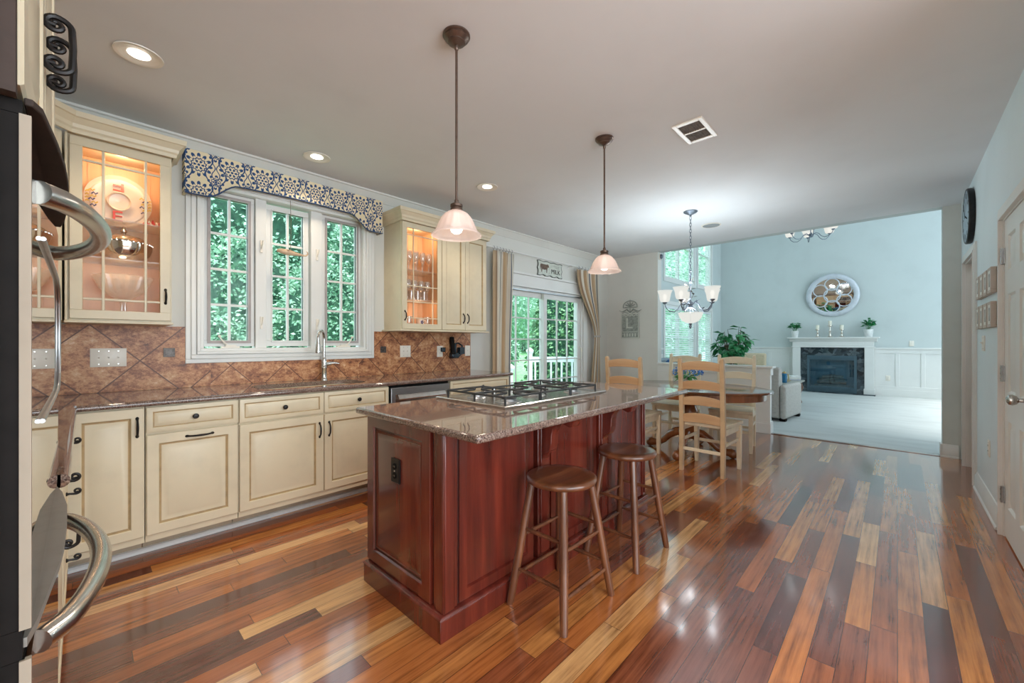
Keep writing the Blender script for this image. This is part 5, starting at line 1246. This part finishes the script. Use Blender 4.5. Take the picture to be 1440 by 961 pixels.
# ------------------------------------------------------------------ family room
fp = thing('fireplace', 'white mantel fireplace with dark marble surround and glass firebox', 'fireplace', (XF, 1.2, 0))
xf = XF-.20
m = MB(fp); ya, yb = .42, 1.98
m.box(xf, XF-.046, ya-.02, ya+.15, 0, 1.14); m.box(xf, XF-.046, yb-.15, yb+.02, 0, 1.14); m.box(xf, XF-.046, ya-.02, yb+.02, 1.14, 1.30)
m.box(xf-.012, XF-.046, ya-.035, ya+.165, 0, .15); m.box(xf-.012, XF-.046, yb-.165, yb+.035, 0, .15)
m.box(xf-.015, XF-.046, ya-.04, yb+.04, 1.135, 1.16)
m.prism([(xf, 1.28), (xf-.03, 1.30), (xf-.05, 1.335), (xf-.09, 1.35), (xf-.09, 1.362), (XF-.001, 1.362), (XF-.001, 1.28)], ya-.08, yb+.08, 'y'); m.box(xf-.11, XF-.001, ya-.12, yb+.12, 1.362, 1.388)
m.box(xf-.008, xf-.0, ya+.16, yb-.16, 1.18, 1.27)
obj('mantel', m, M['white_trim'], fp, 30, .004)
m = MB(fp); m.box(xf+.05, XF-.05, ya+.151, ya+.29, .03, 1.139); m.box(xf+.05, XF-.05, yb-.29, yb-.151, .03, 1.139); m.box(xf+.05, XF-.05, ya+.291, yb-.291, .93, 1.139); m.box(xf-.12, XF-.05, ya-.05, yb+.05, .005, .03); obj('marble_surround', m, M['marble'], fp, 0)
m = MB(fp); m.ring_rect(0, 0, 0, 0, 0, 0, 0) if False else None
y0, y1 = ya+.291, yb-.291
for a in ((y0, y0+.05, .03, .93), (y1-.05, y1, .03, .93), (y0+.05, y1-.05, .82, .93), (y0+.05, y1-.05, .03, .16)): m.box(xf+.03, xf+.1, *a)
for k in range(3): m.box(xf+.02, xf+.03, y0+.06, y1-.06, .835+.03*k, .85+.03*k); m.box(xf+.02, xf+.03, y0+.06, y1-.06, .05+.035*k, .065+.035*k)
m.box(XF-.055, XF-.05, y0+.05, y1-.05, .16, .82); obj('firebox', m, M['firebox'], fp, 0)
obj('glass_front', MB(fp).box(xf+.06, xf+.064, y0+.05, y1-.05, .16, .82), M['fireglass'], fp, 0)
m = MB(fp)
for k in range(3): m.tube([(xf+.1+.012*k, y0+.2+.03*k, .25+.07*k), (xf+.11, 1.2, .27+.07*k), (xf+.1, y1-.2-.05*k, .26+.06*k)], [.045, .05, .04], 10)
m.box(xf+.075, xf+.13, y0+.15, y1-.15, .161, .2); obj('logs', m, M['logs'], fp, 50)
wm = thing('round_mirror', 'round silver framed mirror of overlapping circles above the mantel', 'mirror', (XF-.062, 1.19, 2.44), -PI/2); wm.rotation_euler = (.105, 0, -PI/2)
m = MB().at((0, -.001, 0), 0, PI/2); m.lathe([(.42, 0), (.42, .03), (.44, .04), (.50, .038), (.53, .02), (.535, 0)], 56, cap=False); obj('frame', m, M['silverpaint'], wm, 60)
m = MB().at((0, -.001, 0), 0, PI/2); m.lathe([(.43, .012), (0, .012)], 48); obj('mirror_glass', m, M['mirror'], wm, 0)
m = MB()
for k in range(7):
    a = PI/2+PI/3*(k-1); c = (0, 0) if k == 0 else (.272*math.cos(a), .272*math.sin(a)); r = .165 if k == 0 else .145
    m.tube([(c[0]+r*math.cos(q), -.018, c[1]+r*math.sin(q)) for q in [2*PI*i/32 for i in range(33)]], .013, 8)
obj('tracery', m, M['silverpaint'], wm, 60)
def potted(name, label, x, y, z, seed, spread, hgt, n, L, w, mat, pr, ph, parent_label=None):
    t = thing(name, label, 'plant', (x, y, z)); r_ = random.Random(seed)
    m = MB(t); m.lathe([(pr*.72, 0), (pr*.78, .01), (pr, ph), (pr*.92, ph), (pr*.88, ph*.9)], 24, (x, y, z), False); m.lathe([(pr*.72, 0.001), (0, .0005)], 24, (x, y, z), False); obj('pot', m, M['pot'], t, 40)
    m = MB(t); m.lathe([(pr*.89, ph*.88), (0, ph*.9)], 20, (x, y, z)); obj('soil', m, M['soil'], t)
    ms = MB(t); ml = MB(t)
    for k in range(n):
        a = r_.uniform(0, 2*PI); e = r_.uniform(.25, 1)**.6; tip = Vector((x+spread*e*math.cos(a), y+spread*e*math.sin(a), z+ph+hgt*(1-.55*e*e)*r_.uniform(.75, 1)))
        base = Vector((x+.3*pr*math.cos(a), y+.3*pr*math.sin(a), z+ph*.9)); mid = base.lerp(tip, .5)+Vector((0, 0, hgt*.12))
        ms.tube([base, mid, tip], [.0035, .003, .002], 5)
        for q in range(7):
            f = r_.uniform(.4, 1); p = base.lerp(mid, f*2) if f < .5 else mid.lerp(tip, f*2-1); d = Vector((math.cos(a+r_.gauss(0, 1)), math.sin(a+r_.gauss(0, 1)), r_.uniform(-.1, .7))); ml.leaf(p, d, L*r_.uniform(.7, 1.2), w, r_.uniform(-.6, .6))
    obj('stems', ms, M['stem'], t); obj('leaves', ml, mat, t, 0); return t
potted('potted_plant', 'small green plant in a white pot at the left end of the mantel', XF-.185, 1.95, 1.388, 4, .10, .26, 13, .09, .026, M['ficus'], .085, .17)
potted('potted_plant', 'small leafy plant in a white pot at the right end of the mantel', XF-.185, .50, 1.388, 9, .11, .28, 14, .095, .028, M['ficus'], .095, .18)
for y, h, lab in ((1.475, .20, 'silver candlestick with a stubby candle, left of the three on the mantel'), (1.225, .30, 'tallest silver candlestick with a candle, middle of the three on the mantel'), (.995, .19, 'silver candlestick with a stubby candle, right of the three on the mantel')):
    t = thing('candlestick', lab, 'candlestick', (XF-.14, y, 1.388), 0, 'silver candlesticks on the mantel')
    m = MB(t); m.lathe([(.06, 0), (.062, .012), (.03, .03), (.018, h*.4), (.032, h*.5), (.016, h*.6), (.018, h*.85), (.05, h*.95), (.05, h)], 20, (XF-.14, y, 1.388)); obj('stick', m, M['silver'], t)
    m = MB(t); m.lathe([(.036, h+.001), (.036, h+.11), (.02, h+.108), (0, h+.107)], 18, (XF-.14, y, 1.388)); m.cyl((XF-.14, y, 1.388+h+.107), (XF-.14, y, 1.388+h+.122), .002, seg=5); obj('candle', m, M['candle'], t)
plate(0, 0, .08, .125, 1, 'white switch plate on the far wall just above the wainscot', 'switch', -PI/2, 0, 'plates on the far wall', (XF-.0005, -.235, 1.235))
plate(0, 0, .08, .125, 1, 'white outlet plate inside a wainscot panel right of the fireplace', 'outlet', -PI/2, 0, 'plates on the far wall', (XF-.009, .16, .42))
# armchair facing the fireplace
ac = thing('armchair', 'grey linen slipcovered armchair beyond the half wall facing the fireplace', 'armchair', (8.05, 1.65, 0), -.10)
def soft(name, x0, x1, y0, y1, z0, z1, mat, par, bv=.05): return obj(name, MB().box(x0, x1, y0, y1, z0, z1), mat, par, 40, bv, 4)
soft('seat_base', -.42, .42, -.338, .338, .045, .40, M['linen'], ac, .03); soft('seat_cushion', -.24, .43, -.33, .33, .402, .52, M['linen'], ac)
soft('arm', -.455, .42, -.43, -.34, .045, .585, M['linen'], ac); soft('arm', -.455, .42, .34, .43, .045, .585, M['linen'], ac)
m = MB(); m.prism([(-.457, .06), (-.425, .06), (-.425, .40), (-.25, .402), (-.30, .80), (-.34, .85), (-.42, .86), (-.457, .83)], -.338, .338, 'y'); obj('backrest', m, M['linen'], ac, 40, .035, 4)
soft('back_cushion', -.29, -.14, -.25, .25, .525, .86, M['frame_taupe'], ac)
for x in (-.36, .36):
    for y in (-.37, .37): m = MB(); m.rings([[(x-q, y-q, z), (x+q, y-q, z), (x+q, y+q, z), (x-q, y+q, z)] for q, z in ((.04, .004), (.045, .045))]); obj('leg', m, M['black'], ac, 0)
# coffee table and what stands on it
cfx, cfy = 9.75, 1.82
tt = thing('coffee_table', 'low pale topped coffee table with dark curved legs behind the armchair', 'table', (cfx, cfy, 0), 0)
m = MB(tt); m.box(cfx-.62, cfx+.62, cfy-.42, cfy+.42, .44, .475); obj('tabletop', m, M['stone'], tt, 30, .012)
for sx in (-1, 1):
    for sy in (-1, 1):
        m = MB(tt); m.tube([(cfx+sx*.54, cfy+sy*.34, .439), (cfx+sx*.58, cfy+sy*.37, .32), (cfx+sx*.52, cfy+sy*.33, .14), (cfx+sx*.55, cfy+sy*.36, .006)], [.035, .03, .02, .024], 10); obj('leg', m, M['stoolwood'], tt)
m = MB(tt); m.box(cfx-.56, cfx+.56, cfy-.36, cfy+.36, .38, .4395); obj('apron', m, M['stoolwood'], tt, 30)
t = thing('jar_candle', 'teal glass jar with a brass lid on the coffee table', 'jar', (9.4, 1.60, .4755)); m = MB(t); m.lathe([(.042, 0), (.046, .01), (.046, .17), (.036, .18)], 20, (9.4, 1.60, .4755)); obj('jar', m, M['teal'], t); m = MB(t); m.lathe([(.038, .181), (.038, .205), (.010, .208), (.012, .22), (0, .225)], 20, (9.4, 1.60, .4755)); obj('lid', m, M['brass'], t)
t = thing('tray', 'brass handled tray on the coffee table behind the teal jar', 'tray', (9.75, 1.72, .4755)); m = MB(t); m.box(9.58, 9.98, 1.58, 1.86, .4755, .49); obj('base', m, M['brass'], t, 30, .005)
for x in (9.585, 9.975): m = MB(t); m.tube([(x, 1.62, .49), (x, 1.63, .60), (x, 1.72, .62), (x, 1.81, .60), (x, 1.82, .49)], .009, 8); obj('handle', m, M['brass'], t)
for k, (dz, hh, mt, lab) in enumerate(((.4755, .03, 'silverpaint', 'grey book at the bottom of the coffee table stack'), (.506, .028, 'frame_white', 'white book in the middle of the coffee table stack'), (.5345, .03, 'pot', 'smallest pale book on top of the coffee table stack'))):
    t = thing('book', lab, 'book', (10.18, 1.56, dz), .2+.1*k, 'books on the coffee table'); q = .15-.012*k
    m = MB(); m.box(-q, q, -q*.7, q*.7, 0, .004); m.box(-q, q, -q*.7, q*.7, hh-.004, hh); m.box(-q, -q+.005, -q*.7, q*.7, .004, hh-.004); obj('cover', m, M[mt], t, 0)
    m = MB(); m.box(-q+.006, q-.006, -q*.7+.005, q*.7-.005, .0045, hh-.0045); obj('pages', m, M['candle'], t, 0)
# tan club chair, sofa, ficus
tc = thing('club_chair', 'tan upholstered club chair near the wainscot left of the fireplace', 'armchair', (11.25, 2.72, 0), PI)
soft('seat_base', -.38, .38, -.26, .26, .08, .42, M['tan'], tc, .03); soft('arm', -.38, .34, -.40, -.265, .08, .62, M['tan'], tc); soft('arm', -.38, .34, .265, .40, .08, .62, M['tan'], tc)
m = MB(); m.prism([(-.42, .3), (-.26, .4), (-.30, .92), (-.35, .99), (-.42, .99), (-.46, .93)], -.36, .36, 'y'); obj('backrest', m, M['tan'], tc, 40, .04, 4)
for x in (-.32, .32):
    for y in (-.32, .32): m = MB(); m.cyl((x, y, .004), (x, y, .08), .02, .026, 10); obj('leg', m, M['stoolwood'], tc)
so = thing('sofa', 'grey blue sofa under the family room windows', 'sofa', (8.6, 3.25, 0), PI)
soft('seat_base', -1.05, 1.05, -.40, .30, .08, .43, M['greysofa'], so, .03); soft('arm', -1.25, -1.055, -.42, .40, .08, .63, M['greysofa'], so); soft('arm', 1.055, 1.25, -.42, .40, .08, .63, M['greysofa'], so)
so.rotation_euler.z = 0
soft('backrest', -1.05, 1.05, .20, .42, .435, .93, M['greysofa'], so, .05)
for x in (-1.15, 1.15):
    for y in (-.34, .34): m = MB(); m.cyl((x, y, .004), (x, y, .08), .025, seg=10); obj('leg', m, M['black'], so)
for k, (x, mt, lab) in enumerate(((8.15, 'bluecloth', 'blue cushion at the left of the grey sofa'), (8.75, 'linen', 'pale cushion in the middle of the grey sofa'), (9.3, 'bluecloth', 'blue cushion at the right of the grey sofa'))):
    o = obj('cushion', MB().sphere((0, 0, 0), .25, 20, 10, 1, .36, .9), M[mt], None, 60); o.location = (x, 3.30, .70); o.rotation_euler = (-.2, 0, .1*k); tag(o, lab, 'cushion', 'cushions on the sofa')
fi = thing('rubber_plant', 'tall bushy green houseplant standing behind the half wall', 'plant', (7.30, 1.95, 0))
r_ = random.Random(21)
m = MB(fi); m.lathe([(.14, .005), (.15, .02), (.19, .34), (.175, .34), (.165, .31)], 26, (7.3, 1.95, 0), False); m.lathe([(.14, .006), (0, .0055)], 24, (7.3, 1.95, 0), False); obj('pot', m, M['pot'], fi); m = MB(fi); m.lathe([(.168, .31), (0, .315)], 20, (7.3, 1.95, 0)); obj('soil', m, M['soil'], fi)
ms = MB(fi); ml = MB(fi)
for k in range(20):
    a = k*2.4+r_.uniform(-.3, .3); e = r_.uniform(.12, 1)**.7; tip = Vector((7.3+.33*e*math.cos(a), 1.95+.33*e*math.sin(a), 1.06+.56*(1-.75*e**1.6)*r_.uniform(.85, 1)))
    base = Vector((7.3+.03*math.cos(a), 1.95+.03*math.sin(a), .3)); mid = Vector((7.3+.09*e*math.cos(a), 1.95+.09*e*math.sin(a), .95)); ms.tube([base, mid, tip], [.009, .007, .003], 6)
    for q in range(12):
        f = r_.uniform(.1, 1); p = mid.lerp(tip, f); d = Vector((math.cos(a+r_.gauss(0, .9)), math.sin(a+r_.gauss(0, .9)), r_.uniform(-.8, .3))); ml.leaf(p, d, .155*r_.uniform(.75, 1.15), .040, r_.uniform(-.5, .5), None, .3)
obj('stems', ms, M['bark'], fi); obj('leaves', ml, M['ficus'], fi, 0)

# ------------------------------------------------------------------ outside
n = 30; me_v = []; m = MB()
G = [[(-6+30*i/n, 3.97+24*j/n) for i in range(n+1)] for j in range(n+1)]
zg = lambda x, y: -.75+.165*max(0, y-6.2+.25*(x-6))-.0
V = [[m.v((x, y, max(-.75, min(2.4, zg(x, y))))) for x, y in r] for r in G]
for j in range(n):
    for i in range(n): m.f([V[j][i], V[j][i+1], V[j+1][i+1], V[j+1][i]])
struct('ground', m, M['lawn'], 60, label='bright green lawn rising behind the patio door')
dk = thing('deck_railing', 'white deck railing with square balusters outside the patio door', 'railing', (6.73, 5.84, -.12), 0)
A = Vector((6.73, 5.84, 0)); D = Vector((.688, -.726, 0)); ang = math.atan2(-.726, .688); Lr = 2.1
def along(mb, s, z0=0): return mb.at((A.x+D.x*s, A.y+D.y*s, z0), ang)
def rpost(s, name='post'):
    m = along(MB(dk), s); m.box(-.055, .055, -.055, .055, -.12, 1.07); m.box(-.07, .07, -.07, .07, -.12, -.02); m.rings([[(-q, -q, z), (q, -q, z), (q, q, z), (-q, q, z)] for q, z in ((.055, 1.0), (.062, 1.02), (.08, 1.06), (.08, 1.085), (.05, 1.12), (.02, 1.14))]); obj(name, m, M['deck'], dk, 30)
rpost(0); rpost(Lr)
m = along(MB(dk), 0); m.box(.056, Lr-.056, -.035, .035, .89, .945); m.box(.056, Lr-.056, -.02, .02, .83, .8899); obj('top_rail', m, M['deck'], dk, 0)
m = along(MB(dk), 0); m.box(.056, Lr-.056, -.02, .02, -.03, .03); obj('bottom_rail', m, M['deck'], dk, 0)
for k in range(17):
    s = .12+k*.115; m = along(MB(dk), s); m.box(-.018, .018, -.018, .018, .0305, .8295); obj('baluster', m, M['deck'], dk, 0)
ps = thing('stair_post', 'lower white post with a cap at the deck stairs', 'post', (5.79, 5.53, -.12)); m = MB(ps).at((5.79, 5.53, 0), ang); m.box(-.055, .055, -.055, .055, -.12, .72); obj('shaft', m, M['deck'], ps, 0)
m = MB(ps).at((5.79, 5.53, 0), ang); m.rings([[(-q, -q, z), (q, -q, z), (q, q, z), (-q, q, z)] for q, z in ((.055, .7205), (.08, .75), (.08, .775), (.05, .81), (.02, .83))]); obj('cap', m, M['deck'], ps, 0)
m = MB(); m.prism([(3.3, 3.97), (9.4, 3.97), (8.30, 4.25), (6.6, 6.05), (5.6, 5.75), (3.3, 5.75)], -.75, -.121, 'z'); o = obj('deck_platform', m, M['deck'], None, 0); o['kind'] = 'structure'
def mass(name, label, c, rad, nlf, size, seed, mats, cat, shape='ball', group=None):
    t = thing(name, label, cat, (c[0], c[1], c[2]), 0, group); r_ = random.Random(seed)
    ml = MB(); mc = MB()
    zbase = c[2]
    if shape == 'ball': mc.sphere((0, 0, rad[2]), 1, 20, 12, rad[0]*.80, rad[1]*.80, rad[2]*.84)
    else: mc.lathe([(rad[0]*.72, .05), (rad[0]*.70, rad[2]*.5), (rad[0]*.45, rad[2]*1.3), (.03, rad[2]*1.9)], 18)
    for k in range(nlf):
        if shape == 'ball':
            while True:
                v = Vector((r_.uniform(-1, 1), r_.uniform(-1, 1), r_.uniform(-1, 1)))
                if .45 < v.length < 1: break
            v = v.normalized()*(.80+.25*r_.random()*(.6+.4*math.sin(5*v.x+3*v.z)*math.sin(4*v.y))); p = Vector((v.x*rad[0], v.y*rad[1], rad[2]+v.z*rad[2])); d = Vector((v.x, v.y, v.z-.2))
        else:
            h = r_.random()**.8; a = r_.uniform(0, 2*PI); rr_ = rad[0]*(1-h*.92)*(.72+.35*r_.random()); p = Vector((rr_*math.cos(a), rr_*math.sin(a), .1+h*rad[2]*1.95)); d = Vector((math.cos(a), math.sin(a), -.15))
        d = d+Vector((r_.gauss(0, .6), r_.gauss(0, .6), r_.gauss(0, .5)))
        ml.leaf(p, d, size*r_.uniform(.7, 1.3), size*.30, r_.uniform(-1.5, 1.5))
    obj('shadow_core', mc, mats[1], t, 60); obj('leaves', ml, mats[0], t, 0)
    if shape != 'ball' or c[2] < 1.2: m = MB(); m.cyl((0, 0, -.9), (0, 0, rad[2]), .09, .06, 8); obj('trunk', m, M['bark'], t)
HG, HC_ = M['hedge'], M['hedge_core']
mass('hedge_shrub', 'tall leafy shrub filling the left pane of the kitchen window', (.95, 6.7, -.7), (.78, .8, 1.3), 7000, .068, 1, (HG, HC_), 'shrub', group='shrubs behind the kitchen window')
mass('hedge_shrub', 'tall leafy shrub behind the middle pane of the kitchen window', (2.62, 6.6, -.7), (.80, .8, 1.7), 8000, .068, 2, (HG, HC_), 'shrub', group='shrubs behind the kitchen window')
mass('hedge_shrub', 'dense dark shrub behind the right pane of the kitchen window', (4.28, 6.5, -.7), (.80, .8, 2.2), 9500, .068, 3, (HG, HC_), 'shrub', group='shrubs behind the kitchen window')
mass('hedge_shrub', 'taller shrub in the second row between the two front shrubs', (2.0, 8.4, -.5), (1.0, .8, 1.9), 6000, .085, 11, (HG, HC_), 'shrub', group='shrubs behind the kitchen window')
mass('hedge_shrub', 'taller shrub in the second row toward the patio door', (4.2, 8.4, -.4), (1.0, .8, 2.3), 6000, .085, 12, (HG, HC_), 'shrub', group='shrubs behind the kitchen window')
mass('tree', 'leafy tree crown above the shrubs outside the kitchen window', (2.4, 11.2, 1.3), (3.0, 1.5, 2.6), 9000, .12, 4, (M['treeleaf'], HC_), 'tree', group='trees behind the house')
mass('conifer', 'tall green conifer behind the deck railing at the right of the patio door', (9.35, 6.95, -.6), (1.15, 1.15, 2.8), 9500, .13, 5, (M['conifer'], HC_), 'tree', 'cone')
mass('tree', 'pale leafy tree on the rise at the left of the patio door', (9.2, 13.5, 1.0), (2.4, 2.0, 2.6), 8000, .14, 6, (M['treeleaf'], M['hedge']), 'tree', group='trees behind the house')
mass('tree', 'rounded tree farther back between the pale tree and the conifer', (15.2, 13.6, .8), (2.2, 2.0, 2.8), 8000, .14, 7, (M['treeleaf'], M['hedge']), 'tree', group='trees behind the house')
mass('low_shrub', 'low green shrub at the top of the lawn behind the patio door', (9.9, 10.3, .2), (1.1, .8, .65), 1800, .14, 8, (HG, HC_), 'shrub', group='low shrubs on the lawn')
mass('low_shrub', 'low green shrub just behind the deck railing', (7.0, 7.6, -.75), (.7, .5, .45), 1300, .12, 9, (HG, HC_), 'shrub', group='low shrubs on the lawn')
mass('tree', 'tall tree outside the nearer family room windows', (16.6, 8.0, -.5), (2.2, 1.4, 3.6), 2600, .24, 10, (M['treeleaf'], M['hedge']), 'tree', group='trees behind the house')
mass('tree', 'tall tree outside the farther family room windows', (22.2, 8.4, -.5), (2.6, 1.5, 4.2), 2600, .26, 13, (M['treeleaf'], M['hedge']), 'tree', group='trees behind the house')
